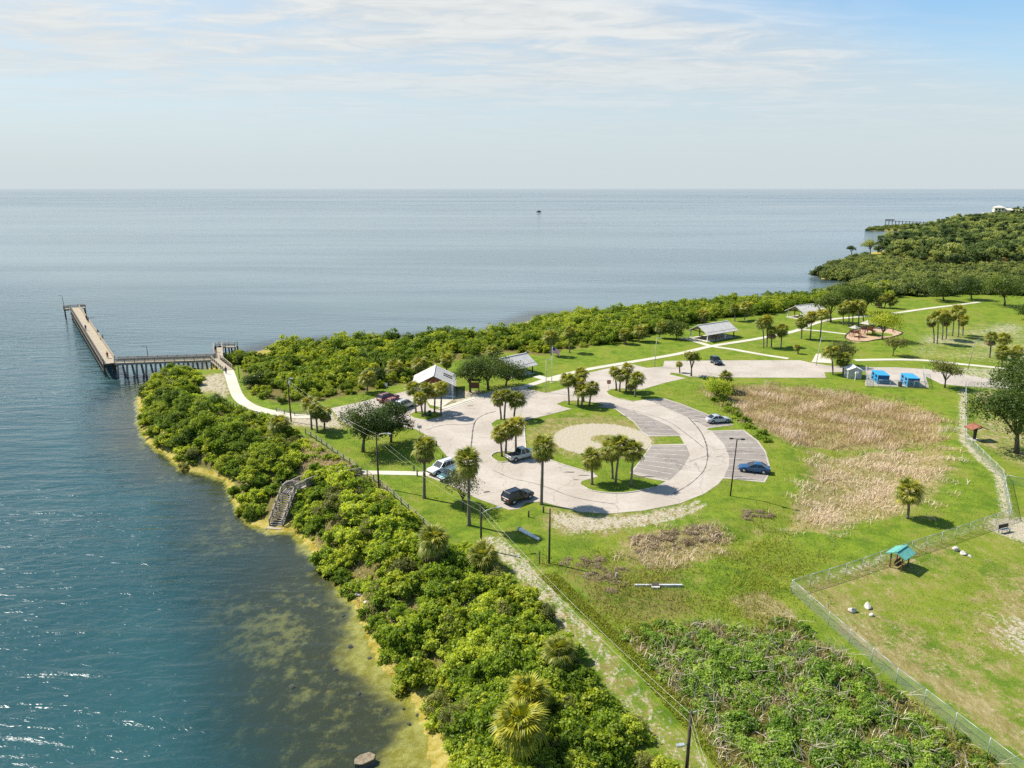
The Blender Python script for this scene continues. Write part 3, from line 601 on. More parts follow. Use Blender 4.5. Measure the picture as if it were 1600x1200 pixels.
# ================================================================ vegetation
def mesh_np(name, V, F, tone, mat):
    """V (n,3), F (m,k) faces, tone per vertex"""
    me = bpy.data.meshes.new(name); k = F.shape[1]
    me.vertices.add(len(V)); me.vertices.foreach_set('co', V.astype(np.float32).ravel())
    me.loops.add(F.size); me.loops.foreach_set('vertex_index', F.astype(np.int32).ravel())
    me.polygons.add(len(F)); me.polygons.foreach_set('loop_start', np.arange(0, F.size, k, dtype=np.int32)); me.polygons.foreach_set('loop_total', np.full(len(F), k, np.int32))
    at = me.attributes.new('tone', 'FLOAT', 'POINT'); at.data.foreach_set('value', tone.astype(np.float32))
    me.update(); me.validate()
    if mat: me.materials.append(mat)
    return me
def unit(a): return a/np.maximum(np.linalg.norm(a, axis=1, keepdims=True), 1e-9)
def leaf_cloud(lobes, n, size, seed, low=-.45, shell=(.45, 1.08), aspect=.55, upbias=.5, var=.35):
    """leaf-sized rhombs spread through ellipsoid lobes -> V, F(quads), tone"""
    g = np.random.default_rng(seed); lb = np.array(lobes, float)
    wgt = (lb[:,3]*lb[:,4]+lb[:,3]*lb[:,5]+lb[:,4]*lb[:,5]); k = g.choice(len(lb), n, p=wgt/wgt.sum())
    d = unit(g.normal(size=(n*3, 3))); d = d[d[:,2] > low][:n]
    while len(d) < n: d = np.vstack([d, d[:n-len(d)]])
    r = shell[0]+(shell[1]-shell[0])*np.sqrt(g.random(n))
    ex = g.random(n); r = np.where(ex < .34, r+.55*g.random(n)**1.5, r)
    # rag the outline with a bumpy radius per direction
    rag = 1+.24*np.sin(d[:,0]*4+k*1.7)*np.sin(d[:,1]*5+k*2.3)+.14*np.sin(d[:,2]*8+k)
    C = lb[k,:3]+d*lb[k,3:6]*(r*rag)[:, None]
    nr = unit(d*.7+g.normal(size=(n,3))*.65+np.array([0,0,upbias]))
    t = unit(np.cross(nr, g.normal(size=(n,3)))); b = np.cross(nr, t)
    s = size*(.6+.8*g.random(n))[:, None]
    V = np.stack([C-t*s*.5, C+b*s*aspect*.5+nr*s*.08, C+t*s*.5-nr*s*.10, C-b*s*aspect*.5+nr*s*.08], 1).reshape(-1, 3)
    F = np.arange(4*n).reshape(n, 4)
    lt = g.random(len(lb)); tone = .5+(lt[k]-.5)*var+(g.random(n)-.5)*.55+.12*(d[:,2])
    return V, F, np.repeat(np.clip(tone, 0, 1), 4)
def shrub_lobes(rad, h, nl, seed, spread=.62):
    """many small uneven leaf masses on spreading branches, tallest off centre"""
    g = random.Random(seed); out = []; ox, oy = g.uniform(-.25,.25)*rad, g.uniform(-.25,.25)*rad
    for i in range(nl*2+6):
        a = g.random()*6.28; q = rad*.92*math.sqrt(g.random()); x, y = q*math.cos(a), q*math.sin(a); e = math.hypot(x-ox, y-oy)/rad
        top = h*max(.28, (1.0-.62*e*e))*(.62+.55*g.random()); rr = rad*(.13+.20*g.random()**1.4)
        out.append((x, y, max(rr*.5, top-rr*.5), rr*(.8+.5*g.random()), rr*(.8+.5*g.random()), rr*(.55+.5*g.random())))
        if g.random() < .7: out.append((x*.8, y*.8, top*.45, rr*.9, rr*.9, top*.35))
    return out
def stems_mesh(name, rad, h, n, seed, mat, r0=.05, top=.8):
    g = random.Random(seed); mb = MB()
    for i in range(n):
        a = g.random()*6.28; q = rad*(.3+.5*g.random()); p0 = Vector((.12*rad*math.cos(a), .12*rad*math.sin(a), -.15)); p2 = Vector((q*math.cos(a), q*math.sin(a), h*top*(.6+.4*g.random())))
        p1 = (p0+p2)/2+Vector((g.uniform(-.1,.1), g.uniform(-.1,.1), .15*h)); mb.tube([p0, p1, p2], [r0, r0*.7, r0*.3], 5)
    return mb.mesh(name, mat, True)

def blade_cloud(P, h, w, seed, lean=.5, tone=(.2, .9), tone_fn=None, per=1):
    """upright bent blades at ground points P (n,3): 3 triangles each"""
    g = np.random.default_rng(seed); n = len(P)
    a = g.random(n)*6.283; dirx = np.stack([np.cos(a), np.sin(a), np.zeros(n)], 1); side = np.stack([-np.sin(a), np.cos(a), np.zeros(n)], 1)
    H = np.asarray(h*(.5+.8*g.random(n)))[:, None]; ln = lean*(g.random(n)**.8)[:, None]*H; up = np.array([0,0,1.0])
    wd = w*(.6+.8*g.random(n))[:, None]
    m1 = P+dirx*ln*.35+up*H*.6; tp = P+dirx*ln+up*H*(1-.25*(ln/np.maximum(H, 1e-6)))
    V = np.stack([P-side*wd/2, P+side*wd/2, m1+side*wd*.4, m1-side*wd*.4, tp], 1).reshape(-1, 3)
    i = np.arange(n)[:, None]*5; F = np.concatenate([i+np.array([[0,1,2]]), i+np.array([[0,2,3]]), i+np.array([[3,2,4]])], 1).reshape(-1, 3)
    t = tone[0]+(tone[1]-tone[0])*g.random(n)
    if tone_fn is not None: t = np.clip(t*.6+tone_fn(P)*.6-.1, 0, 1)
    return V, F, np.repeat(t, 5)
def scatter(poly, spacing, seed, jitter=.42, margin=0.0):
    g = np.random.default_rng(seed); lo = poly.min(0); hi = poly.max(0); pts = []
    ny = int((hi[1]-lo[1])/(spacing*.87))+2
    for j in range(ny):
        xs = np.arange(lo[0]-spacing, hi[0]+spacing, spacing)+(spacing/2 if j % 2 else 0)
        pts.append(np.stack([xs, np.full(len(xs), lo[1]+j*spacing*.87)], 1))
    P = np.vstack(pts); P = P+g.uniform(-jitter, jitter, P.shape)*spacing
    return P[signed(P, poly) > margin]
def randpts(poly, n, seed):
    g = np.random.default_rng(seed); lo = poly.min(0); hi = poly.max(0); out = []
    tot = 0
    while tot < n:
        P = lo+(hi-lo)*g.random((n*2, 2)); P = P[inside(P, poly)]; out.append(P); tot += len(P)
    return np.vstack(out)[:n]
def gz(P): return np.column_stack([P, zgrid(P)])

# ---- shrub kinds (shared meshes)
def shrub_kind(name, n, rad, h, leaves, size, mat, seed, nl=7, stems=5, **kw):
    out = []
    for i in range(n):
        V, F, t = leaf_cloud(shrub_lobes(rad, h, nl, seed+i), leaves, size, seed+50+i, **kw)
        out.append((mesh_np(name+'_foliage', V, F, t, mat), stems_mesh(name+'_stem', rad, h, stems, seed+i, M['bark']) if stems else None))
    return out
K_GRAPE = shrub_kind('sea_grape', 4, 1.5, 1.75, 5200, .185, M['leaf_grape'], 100, 8, 6, aspect=.85)
K_OLIVE = shrub_kind('buttonwood', 2, 1.5, 1.8, 4200, .15, M['leaf_olive'], 140, 8, 6, aspect=.6)
K_MANG = shrub_kind('mangrove', 5, 2.5, 3.0, 5200, .26, M['leaf_mangrove'], 200, 9, 6, aspect=.65)
K_MANGF = shrub_kind('far_mangrove', 5, 2.7, 3.4, 2200, .38, M['leaf_mangrove'], 230, 8, 0, aspect=.7)
K_BRIGHT = shrub_kind('bright_shrub', 2, 1.6, 1.8, 3600, .22, M['leaf_light'], 250, 7, 5, aspect=.7)
K_POINT = shrub_kind('point_mangrove', 5, 2.7, 3.4, 1800, .42, M['leaf_point'], 280, 8, 0, aspect=.7)
K_VINE = shrub_kind('vine', 4, 1.2, .85, 4200, .135, M['leaf_vine'], 300, 8, 5, aspect=.9)
K_DEAD = shrub_kind('withered', 2, 1.2, .8, 1400, .15, M['leaf_dead'], 360, 7, 5, aspect=.5)
K_LOW = shrub_kind('low_scrub', 3, 1.1, .9, 1100, .20, M['leaf_grape'], 330, 7, 0, aspect=.7)

# occupancy: nothing tall grows on these
KEEP_CLEAR = []     # (polyline world, clearance)
def clear_mask(P, extra=0.0):
    k = np.ones(len(P), bool)
    for ln, c in KEEP_CLEAR: k &= seg_dist(P, ln) > c+extra
    return k
KEEP_CLEAR += [(PIERPATH, 2.6), (FARPATH, 2.4), (TRACK, 2.3), (Wn([(420,818),(450,760)], -.5), 1.6), (Wn([(450,760),(480,752),(520,742),(562,737)], 0), .7), (Wn([(345,668),(378,660),(410,652)]), 1.3), (Wn([(337,535),(342,556),(354,573)]), 2.0)]

def plant(name, kinds, P, g, smin, smax, label, cat, group, wide=1.0, sink=.1, stems=True, zone=None, rim=5.0, low=1.0, where=None):
    Zs = zgrid(P); edge = np.clip(signed(P, zone)/rim, 0, 1) if zone is not None and len(P) else np.ones(len(P))
    for i, (x, y) in enumerate(P):
        fo, st = kinds[g.randrange(len(kinds))]; s = (smin+(smax-smin)*g.random())*(.55+.45*edge[i])
        t = thing(name, label+', '+where(x, y) if where else label, cat, (x, y, Zs[i]-sink), g.random()*6.28, group, s)
        t.scale = (s*(.85+.3*g.random())*wide, s*(.85+.3*g.random())*wide, s*(.85+.3*g.random())*low)
        link('foliage', fo, t)
        if st is not None and stems: link('stem', st, t)

def bearing(x, y): return 800+FPX*x/(y*_c+CAM_H*_s)
def where_belt(x, y):
    b = bearing(x, y); e = 'front edge' if signed(np.array([[x, y]]), Z_B)[0] < 5 else 'deeper in'
    return e+' '+('by pier path' if b < 480 else 'left of restroom' if b < 620 else 'behind restroom' if b < 760 else 'behind oaks' if b < 860 else 'behind flagpole' if b < 1000 else 'behind gable shelter')
def where_north(x, y):
    d = float(signed(np.array([[x, y]]), SHORE)[0]); return ('waterside' if d < 6 else 'landside')+' '+('near pier' if y > 150 else 'below boardwalk' if y > 122 else 'mid bank' if y > 105 else 'near stairs')
def where_bank(x, y):
    d = float(signed(np.array([[x, y]]), SHORE)[0]); return ('waterside' if d < 6 else 'fence side')+' '+('by stairs' if y > 84 else 'mid bank' if y > 74 else 'lower end')
def where_front(x, y):
    t = float(seg_dist(np.array([[x, y]]), TRACK)[0]); return ('trackside' if t < 4.5 else 'beach side' if signed(np.array([[x, y]]), SHORE)[0] < 7 else 'middle')+(' top' if y > 64 else ' centre' if y > 54 else ' bottom')
def where_vine(x, y):
    t = float(seg_dist(np.array([[x, y]]), TRACK)[0]); f = float(seg_dist(np.array([[x, y]]), Wn([(1236,927),(1400,1067),(1600,1222)]))[0])
    return ('track side' if t < 6 else 'fence side' if f < 5 else 'middle')+(' top' if y > 66 else ' centre' if y > 56 else ' bottom')
def plant_zones():
    g = random.Random(5)
    # shore mangroves on the near bank
    P = scatter(Z_N, 2.5, 21, .5); Q = scatter(Wn([(215,690),(225,600),(300,560),(420,560),(480,840),(400,850),(300,770)], WATER_Z), 2.3, 26); sq = signed(Q, SHORE); Q = Q[(sq > -.7) & (sq < 7) & (seg_dist(Q, Wn([(430,816),(449,770)], -1)) > 2.3) & (seg_dist(Q, PIERPATH) > 11)]; Q = Q[signed(Q, Z_N) < -.6]; P = np.vstack([P, Q]); P = P[clear_mask(P, .9)]; u = np.random.default_rng(2).random(len(P))
    plant('mangrove_shrub', K_MANG, P[u < .64], g, .45, 1.2, 'rounded mangrove shrub on the bank between pier path and water', 'shrub', 'mangrove shrubs on the bank below the pier path', zone=Z_N, where=where_north)
    plant('sea_grape_shrub', K_GRAPE, P[(u >= .64) & (u < .86)], g, .9, 1.6, 'bright yellow green shrub among mangroves below the pier path', 'shrub', 'bright shrubs among the mangroves below the pier path', zone=Z_N, where=where_north)
    plant('buttonwood_shrub', K_OLIVE, P[u >= .86], g, .9, 1.5, 'grey olive shrub among the mangroves below the pier path', 'shrub', 'olive shrubs among the mangroves below the pier path', zone=Z_N, where=where_north)
    Q = np.array([W(a, b, -1.2)[:2] for a, b in ((392,782),(402,772),(408,756),(416,745),(384,770),(400,790),(470,796),(476,782),(480,808),(488,795),(490,815),(465,780),(492,764),(500,758),(510,764),(518,755),(527,760),(536,752),(545,757),(553,750))])
    plant('sea_grape_shrub', K_GRAPE, Q, g, .75, 1.15, 'bright shrub crowding the wooden stairs', 'shrub', 'shrubs crowding the wooden stairs')
    Q = np.array([W(a, b, -1.2)[:2] for a, b in ((356,560),(362,556),(368,562),(372,556),(378,563),(383,556),(364,549),(374,549),(386,566))])
    plant('mangrove_shrub', K_MANG, Q, g, .6, .95, 'mangrove shrub crowding the short spur of the pier', 'shrub', 'mangroves crowding the pier spur')
    # middle bank by the stairs
    P = scatter(Z_M, 2.15, 22); P = P[clear_mask(P, .5)]
    keep = np.array([.5+.5*math.sin(x*.5+1)*math.sin(y*.43) for x, y in P]) > .33; P = P[keep]
    u = np.random.default_rng(3).random(len(P))
    plant('sea_grape_shrub', K_GRAPE, P[u < .76], g, .55, 1.55, 'glossy yellow green shrub on the bank between stairs and track', 'shrub', 'bright shrubs on the bank below the stairs', zone=Z_M, rim=3, where=where_bank)
    plant('buttonwood_shrub', K_OLIVE, P[u >= .76], g, .8, 1.35, 'grey olive shrub on the bank between stairs and track', 'shrub', 'olive shrubs on the bank below the stairs', zone=Z_M, rim=3, where=where_bank)
    # foreground thicket
    P = scatter(Z_F, 1.75, 23); P = P[clear_mask(P, .2)]
    u = np.random.default_rng(4).random(len(P))
    plant('sea_grape_shrub', K_GRAPE, P[u < .60], g, .5, 1.3, 'bright broad leaved shrub in the foreground thicket left of the track', 'shrub', 'broad leaved shrubs in the foreground thicket', zone=Z_F, rim=2.5, where=where_front)
    plant('bright_shrub', K_BRIGHT, P[(u >= .60) & (u < .84)], g, .6, .95, 'yellow green shrub in the foreground thicket left of the track', 'shrub', 'yellow green shrubs in the foreground thicket', where=where_front)
    plant('buttonwood_shrub', K_OLIVE, P[u >= .84], g, .65, 1.05, 'dull olive shrub in the foreground thicket left of the track', 'shrub', 'olive shrubs in the foreground thicket', where=where_front)
    for nm, z, sp, sd, lab in (('bank_undergrowth', Z_N, 1.5, 91, 'leafy undergrowth between the mangroves on the bank below the pier path'), ('bank_undergrowth', Z_M, 1.25, 92, 'leafy undergrowth on the bank between the stairs and the track'), ('thicket_undergrowth', Z_F, 1.15, 93, 'leafy undergrowth filling the foreground thicket')):
        Q = scatter(z, sp, sd, .5); Q = Q[clear_mask(Q, .1)]; Q = Q[np.random.default_rng(sd).random(len(Q)) < (.62 if sd == 92 else .75)]
        mass(nm, Q, [K_LOW[0][0], K_LOW[1][0], K_LOW[2][0], K_BRIGHT[0][0], K_GRAPE[1][0]], .45, 1.35, lab, sd)
    for e, sd, lab, gr in ((Wn([(985,842),(1060,826),(1120,818),(1125,836),(1060,850),(1000,862)]), 81, 'withered brown scrub on the small reed patch below the sandy bend', 'withered scrub on the small reed patch'), (Wn([(868,868),(930,872),(985,890),(960,930),(900,905)]), 82, 'withered brown scrub in the rough grass beside the bare wooden pole', 'withered scrub in the rough grass'), (Wn([(1155,790),(1205,795),(1200,812),(1160,808)]), 83, 'withered brown scrub left of the pale flattened reeds', 'withered scrub by the pale reeds')):
        Q = scatter(e, 1.5, sd, .5); plant('withered_scrub', K_DEAD, Q, g, .45, .95, lab, 'shrub', gr, stems=False, low=.5)
    # vine covered brush
    P = scatter(Z_V, 1.75, 24, .5); P = P[clear_mask(P, .3)]; P = P[np.array([.5+.5*math.sin(x*.62+1.5*math.sin(y*.5))*math.sin(y*.71) for x, y in P]) > .07]
    plant('vine_mound', K_VINE, P, g, .70, 1.25, 'vine covered mound of brush between track and dog park fence', 'brush', 'vine covered brush beside the dog park fence', zone=Z_V, rim=4, where=where_vine)
    # bank edge scrub
    e = Wn([(700,860),(770,868),(800,905),(770,925),(720,930),(690,900)], 0); P = scatter(e, 2.0, 31); P = P[clear_mask(P, .2)]
    plant('low_scrub', K_LOW, P, g, .7, 1.2, 'low dark green scrub beside the upper end of the sandy track', 'shrub', 'low scrub at the upper end of the track')
    e = Wn([(455,690),(480,690),(520,716),(556,738),(520,752),(480,748)], -.5); P = scatter(e, 2.6, 32); P = P[clear_mask(P, .4)]; P = P[np.random.default_rng(8).random(len(P)) < .55]
    plant('low_scrub', K_LOW, P, g, .7, 1.15, 'low scrub among dry grass above the wooden stairs', 'shrub', 'low scrub above the wooden stairs')
    # low green weeds by the pond edge
    e = Wn([(1112,606),(1140,590),(1152,612),(1145,635),(1175,662),(1225,700),(1215,704),(1160,668),(1120,630)]); P = scatter(e, 2.4, 33)
    plant('low_scrub', K_LOW, P, g, .6, 1.1, 'low green scrub along the edge of the dry reeds by the parking bays', 'shrub', 'low scrub along the reeds')
    # mangrove belt along the far side: the nearest 290 singly, the rest as one mass
    P = scatter(Z_B, 3.3, 25); P = P[clear_mask(P, .8)]
    sh = np.array([signed(P, SHORE)])[0]; P = P[sh > -.3]
    dist = np.hypot(P[:,0], P[:,1]); order = np.argsort(dist); P = P[order]
    near = P[:290]; u = np.random.default_rng(6).random(len(near))
    plant('mangrove_shrub', K_MANGF, near[u < .72], g, .55, 1.10, 'mangrove shrub in the green belt behind the car park', 'shrub', 'mangrove shrubs in the belt behind the car park', stems=False, zone=Z_B, rim=9, where=where_belt)
    plant('bright_shrub', K_BRIGHT, near[u >= .72], g, .9, 1.5, 'bright yellow shrub in the green belt behind the car park', 'shrub', 'bright shrubs in the belt behind the car park', stems=False, zone=Z_B, rim=9, where=where_belt)
    mass('mangrove_belt', P[290:], [k[0] for k in K_MANGF], .75, 1.35, 'dense mangrove belt along the far shoreline behind the car park', 77)

def mass(name, P, meshes, smin, smax, label, seed, sink=.2, zs=None):
    """one object whose crowns are instanced on its own points"""
    g = np.random.default_rng(seed); Z = zgrid(P)-sink; n = len(P)
    me = bpy.data.meshes.new(name); me.from_pydata([tuple(v) for v in np.column_stack([P, Z])], [], [])
    a = me.attributes.new('rot', 'FLOAT', 'POINT'); a.data.foreach_set('value', (g.random(n)*6.28).astype(np.float32))
    a = me.attributes.new('scl', 'FLOAT', 'POINT'); a.data.foreach_set('value', (smin+(smax-smin)*g.random(n)).astype(np.float32))
    a = me.attributes.new('pick', 'INT', 'POINT'); a.data.foreach_set('value', g.integers(0, len(meshes), n).astype(np.int32))
    o = link(name, me); tag(o, label, None, None, 'stuff')
    ng = bpy.data.node_groups.new(name+'_nodes', 'GeometryNodeTree')
    ng.interface.new_socket('Geometry', in_out='INPUT', socket_type='NodeSocketGeometry'); ng.interface.new_socket('Geometry', in_out='OUTPUT', socket_type='NodeSocketGeometry')
    N = ng.nodes; L = ng.links; gi = N.new('NodeGroupInput'); go = N.new('NodeGroupOutput')
    jn = N.new('GeometryNodeJoinGeometry')
    def named(nm, ty):
        x = N.new('GeometryNodeInputNamedAttribute'); x.data_type = ty; x.inputs[0].default_value = nm; return x.outputs[0]
    for k, m_ in enumerate(meshes):
        src = SRC.get(m_.name)
        if src is None:
            src = bpy.data.objects.new(m_.name+'_source', m_); SRC[m_.name] = src    # not linked to the scene: only a source for the mass
        oi = N.new('GeometryNodeObjectInfo'); oi.inputs['Object'].default_value = src; oi.inputs['As Instance'].default_value = True
        cm = N.new('FunctionNodeCompare'); cm.data_type = 'INT'; cm.operation = 'EQUAL'; L.new(named('pick', 'INT'), cm.inputs[2]); cm.inputs[3].default_value = k
        ip = N.new('GeometryNodeInstanceOnPoints'); L.new(gi.outputs[0], ip.inputs['Points']); L.new(cm.outputs[0], ip.inputs['Selection']); L.new(oi.outputs['Geometry'], ip.inputs['Instance'])
        cx = N.new('ShaderNodeCombineXYZ'); L.new(named('rot', 'FLOAT'), cx.inputs[2]); L.new(cx.outputs[0], ip.inputs['Rotation']); L.new(named('scl', 'FLOAT'), ip.inputs['Scale'])
        L.new(ip.outputs[0], jn.inputs[0])
    L.new(jn.outputs[0], go.inputs[0])
    md = o.modifiers.new('crowns', 'NODES'); md.node_group = ng
    return o
SRC = {}
plant_zones()

# ---- far woodland on the right
def far_wood():
    def crown(seed, rad, h, base, n, size, mat, flatten=.6):
        g = random.Random(seed); lobes = []
        for i in range(9):
            a = g.random()*6.28; q = rad*.62*g.random()**.5; rr = rad*(.30+.22*g.random()); lobes.append((q*math.cos(a), q*math.sin(a), base+(h-base)*(.25+.65*g.random()), rr, rr, rr*flatten))
        V, F, t = leaf_cloud(lobes, n, size, seed+9, low=-.6, aspect=.7); 
        return mesh_np('woodland_crown', V, F, t, mat)
    trees = [crown(700+i, 3.6, 8.0+i*.6, 2.6, 1300, .62, M['leaf_wood']) for i in range(5)]
    pines = [crown(720+i, 2.3, 10.0+i, 5.5, 800, .6, M['leaf_wood'], .55) for i in range(2)]; trees += pines
    low = Wn([(1290,478),(1300,462),(1346,447),(1342,441),(1296,434),(1276,427),(1292,418),(1318,412),(1345,402),(1380,412),(1480,430),(1600,425),(1750,440),(1750,470),(1600,468),(1540,466),(1480,468),(1400,470),(1340,470)], -1.5)
    P = scatter(low, 4.2, 41); P = P[signed(P, SHORE) > .4]
    mass('mangrove_thicket', P, [k[0] for k in K_POINT], .9, 1.7, 'low mangrove thicket on the point beyond the lawns', 42)
    tall = Wn([(1360,398),(1392,388),(1408,375),(1430,367),(1480,358),(1530,352),(1600,346),(1800,350),(1900,420),(1700,440),(1600,424),(1480,428),(1400,412)], -1.0)
    P = scatter(tall, 6.2, 43); P = P[signed(P, SHORE) > 2]
    mass('coastal_woodland', P, trees, .6, 1.5, 'dark coastal woodland covering the far shore on the right', 44, .3)
    spit = Wn([(1354,360.5),(1356,357.5),(1400,354),(1440,353.5),(1440,360),(1400,360.5)], WATER_Z)
    P = scatter(spit, 6.0, 45)
    mass('mangrove_spit', P, [k[0] for k in K_POINT], .6, 1.0, 'narrow mangrove spit reaching into the bay below the far jetty', 46)
    hp = Wn([(1560,333),(1600,331),(1640,331),(1640,336),(1585,336)], 0); P = scatter(hp, 11, 47)
    mass('house_garden_trees', P, trees, .7, 1.1, 'trees around the pale waterfront house on the far point', 48)
far_wood()

# ---- reeds, weeds, grass
def stuff(name, VFt, mat, label):
    V = np.vstack([a[0] for a in VFt]); off = 0; Fs = []
    for a in VFt: Fs.append(a[1]+off); off += len(a[0])
    o = link(name, mesh_np(name, V, np.vstack(Fs), np.concatenate([a[2] for a in VFt]), mat)); tag(o, label, None, None, 'stuff'); return o
def reeds():
    g = np.random.default_rng(9)
    def patch(P): return .5+.5*np.sin(P[:,0]*.45+2*np.sin(P[:,1]*.3))*np.sin(P[:,1]*.38)
    def grow(poly, n, seed, w=2.5):
        lo = poly.min(0)-w; hi = poly.max(0)+w; P = lo+(hi-lo)*np.random.default_rng(seed).random((n*2, 2)); sd = signed(P, poly)+1.6*np.sin(P[:,0]*.8+1.3*np.sin(P[:,1]*.9))+1.1*np.sin(P[:,1]*1.1+P[:,0]*.5)
        return P[np.random.default_rng(seed+1).random(len(P)) < sstep(sd, -w, w)][:n]
    A = grow(POND[0], 21000, 51); B = grow(POND[1], 17000, 52); C = grow(POND[2], 3400, 53)
    A = A[g.random(len(A)) < .30+.85*patch(A)]; B = B[g.random(len(B)) < .12+.95*patch(B)]; C = C[g.random(len(C)) < .2+.8*patch(C)]
    stuff('dry_reeds', [blade_cloud(gz(A), .55+.75*patch(A), .065, 54, 1.0, (.0,.75), patch)], M['straw'], 'golden brown dry reeds filling the upper half of the drained pond')
    stuff('dry_reeds', [blade_cloud(gz(B), .35+.45*patch(B), .055, 55, 1.9, (.40, 1.0))], M['straw'], 'pale flattened dry reeds filling the lower half of the drained pond')
    stuff('dry_reeds', [blade_cloud(gz(C), .60, .06, 56, 1.4, (.25, .95))], M['straw'], 'small patch of dry reeds below the sandy bend of the car park')
    E = np.vstack([randpts(Wn([(470,685),(520,712),(566,742),(520,758),(470,750),(450,705)], -.5), 2600, 57), randpts(Wn([(700,940),(740,930),(760,950),(720,1000),(690,1010)], 0), 900, 58), randpts(Z_M, 5000, 71), randpts(Z_N, 4000, 72)])
    stuff('dry_grass', [blade_cloud(gz(E), .50, .06, 59, .9, (.05, .85))], M['straw'], 'tufts of dry yellow grass on the bank among the shrubs')
    mead = Wn([(865,885),(960,872),(1000,890),(1100,895),(1230,912),(1240,950),(1160,985),(1090,972),(985,985),(930,960)]); mead2 = Wn([(865,880),(960,868),(1000,888),(1090,870),(1200,830),(1260,850),(1300,870),(1235,912),(1240,955),(1160,985),(1090,972),(985,985),(930,960)]); D = grow(mead2, 32000, 60, 4.0); PG = grow(POND_ALL, 16000, 68, 3.0); PG = PG[g.random(len(PG)) < .75*(1-patch(PG))**1.5+.05]
    under = randpts(Z_V, 9000, 61); edge = randpts(Wn([(840,900),(960,1010),(1080,1150),(1140,1230),(1160,1230),(1060,1090),(960,985),(870,895)]), 5000, 62)
    D = D[g.random(len(D)) < .15+.75*patch(D)]
    stuff('green_rushes', [blade_cloud(gz(PG), .45, .07, 69, .9, (.25, 1.0))], M['weed'], 'patches of green rushes growing through the dry reeds in the pond')
    stuff('rough_grass', [blade_cloud(gz(D), .22+.26*patch(D), .05, 63, 1.1, (.0, 1.0), patch), blade_cloud(gz(edge), .24, .07, 64, .8, (.4, 1.0)), blade_cloud(gz(under), .6, .07, 65, .9, (.0, .9))], M['weed'], 'rough green and brown grass between the track and the pond')
    DG = randpts(Z_V, 7000, 67); DG = DG[g.random(len(DG)) < (1-patch(DG))**1.2]
    stuff('dry_grass', [blade_cloud(gz(DG), .85, .05, 70, 1.1, (.35, 1.0))], M['straw'], 'tall dry grass showing between the vine covered mounds')
    # bleached twigs sticking out of the vines
    mb = MB(); q = random.Random(4); P = randpts(Z_V, 130, 66)
    for x, y in P:
        z = zgrid(np.array([[x, y]]))[0]+.5
        for k in range(5):
            a = q.random()*6.28; l = .7+1.3*q.random(); p = Vector((x+q.uniform(-.4,.4), y+q.uniform(-.4,.4), z)); d = Vector((math.cos(a), math.sin(a), .35+.9*q.random())).normalized()
            mb.tube([p, p+d*l*.6, p+d*l+Vector((q.uniform(-.2,.2), q.uniform(-.2,.2), -.1))], [.020, .015, .006], 3, False)
    tag(mb.build('dry_twigs', M['twig']), 'bleached dry twigs poking out of the vine covered brush', None, None, 'stuff')
reeds()
def lawn_tufts():
    g = np.random.default_rng(15); n = 170000; P = np.column_stack([-48+120*g.random(n), 56+92*g.random(n)])
    ok = (signed(P, SHORE) > 9) & ~(inside(P, lot_outer) & ~inside(P, isl_a) & ~inside(P, isl_b))
    for z in (Z_N, Z_M, Z_F, Z_V): ok &= ~inside(P, z)
    ok &= seg_dist(P, TRACK) > 1.0; ok &= np.hypot(P[:,0]-DISC.x, P[:,1]-DISC.y) > DISC_R-.5
    for ln in (Wn([(562,738),(600,738.5),(650,740),(672,741)]), PIERPATH, FARPATH): ok &= seg_dist(P, ln) > 1.3
    P = P[ok]; pt = .5+.5*np.sin(P[:,0]*.37+2*np.sin(P[:,1]*.21))*np.sin(P[:,1]*.47+1.2*np.sin(P[:,0]*.3)); P = P[g.random(len(P)) < .12+.75*pt**1.5]
    stuff('lawn_grass', [blade_cloud(gz(P), .13, .055, 16, .9, (.25, .95))], M['lawn_blade'], 'short tufts of lawn grass round the car park')
lawn_tufts()

# ---- palms
def frond_mesh(seed, pet, L, nseg, spread, droop, width):
    """fan leaf: stalk along +X, pleated blade at its tip; V, F(tri), tone"""
    g = random.Random(seed); V = []; F = []; T = []
    def tri(a, b, c, t):
        k = len(V); V.extend([a, b, c]); F.append((k, k+1, k+2)); T.extend([t]*3)
    w = .03; tri((0,-w,0), (0,w,0), (pet, 0, pet*.06), .35); 
    o = (pet, 0, pet*.06)
    for i in range(nseg):
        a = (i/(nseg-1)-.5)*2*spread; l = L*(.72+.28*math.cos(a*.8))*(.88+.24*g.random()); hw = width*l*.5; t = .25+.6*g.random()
        ca, sa = math.cos(a), math.sin(a); z1 = o[2]-droop*.12*l; z2 = o[2]-droop*l*(.45+.35*g.random()); m = .58*l
        ml = (o[0]+ca*m-sa*hw, sa*m+ca*hw, z1); mr_ = (o[0]+ca*m+sa*hw, sa*m-ca*hw, z1+.03); tp = (o[0]+ca*l*.94, sa*l*.94, z2)
        tri(o, mr_, ml, t); tri(ml, mr_, tp, t+.1)
    return np.array(V), np.array(F), np.clip(np.array(T), 0, 1)
def frond_set(n, seed, e0=82, e1=-48):
    """azimuth, elevation, size for each frond round the crown"""
    g = random.Random(seed); out = []
    for i in range(n):
        f = (i+.5)/n; el = e0+(e1-e0)*f**.85; out.append((i*2.39996+g.uniform(-.25,.25), R(el+g.uniform(-9,9)), .85+.3*g.random(), g.randrange(3)))
    return out
FRONDS = [frond_mesh(800+i, .80, 1.05, 19, 1.8, .62, .115) for i in range(3)]
DEADF = [frond_mesh(820+i, .55, .95, 9, 1.1, .75, .26) for i in range(2)]
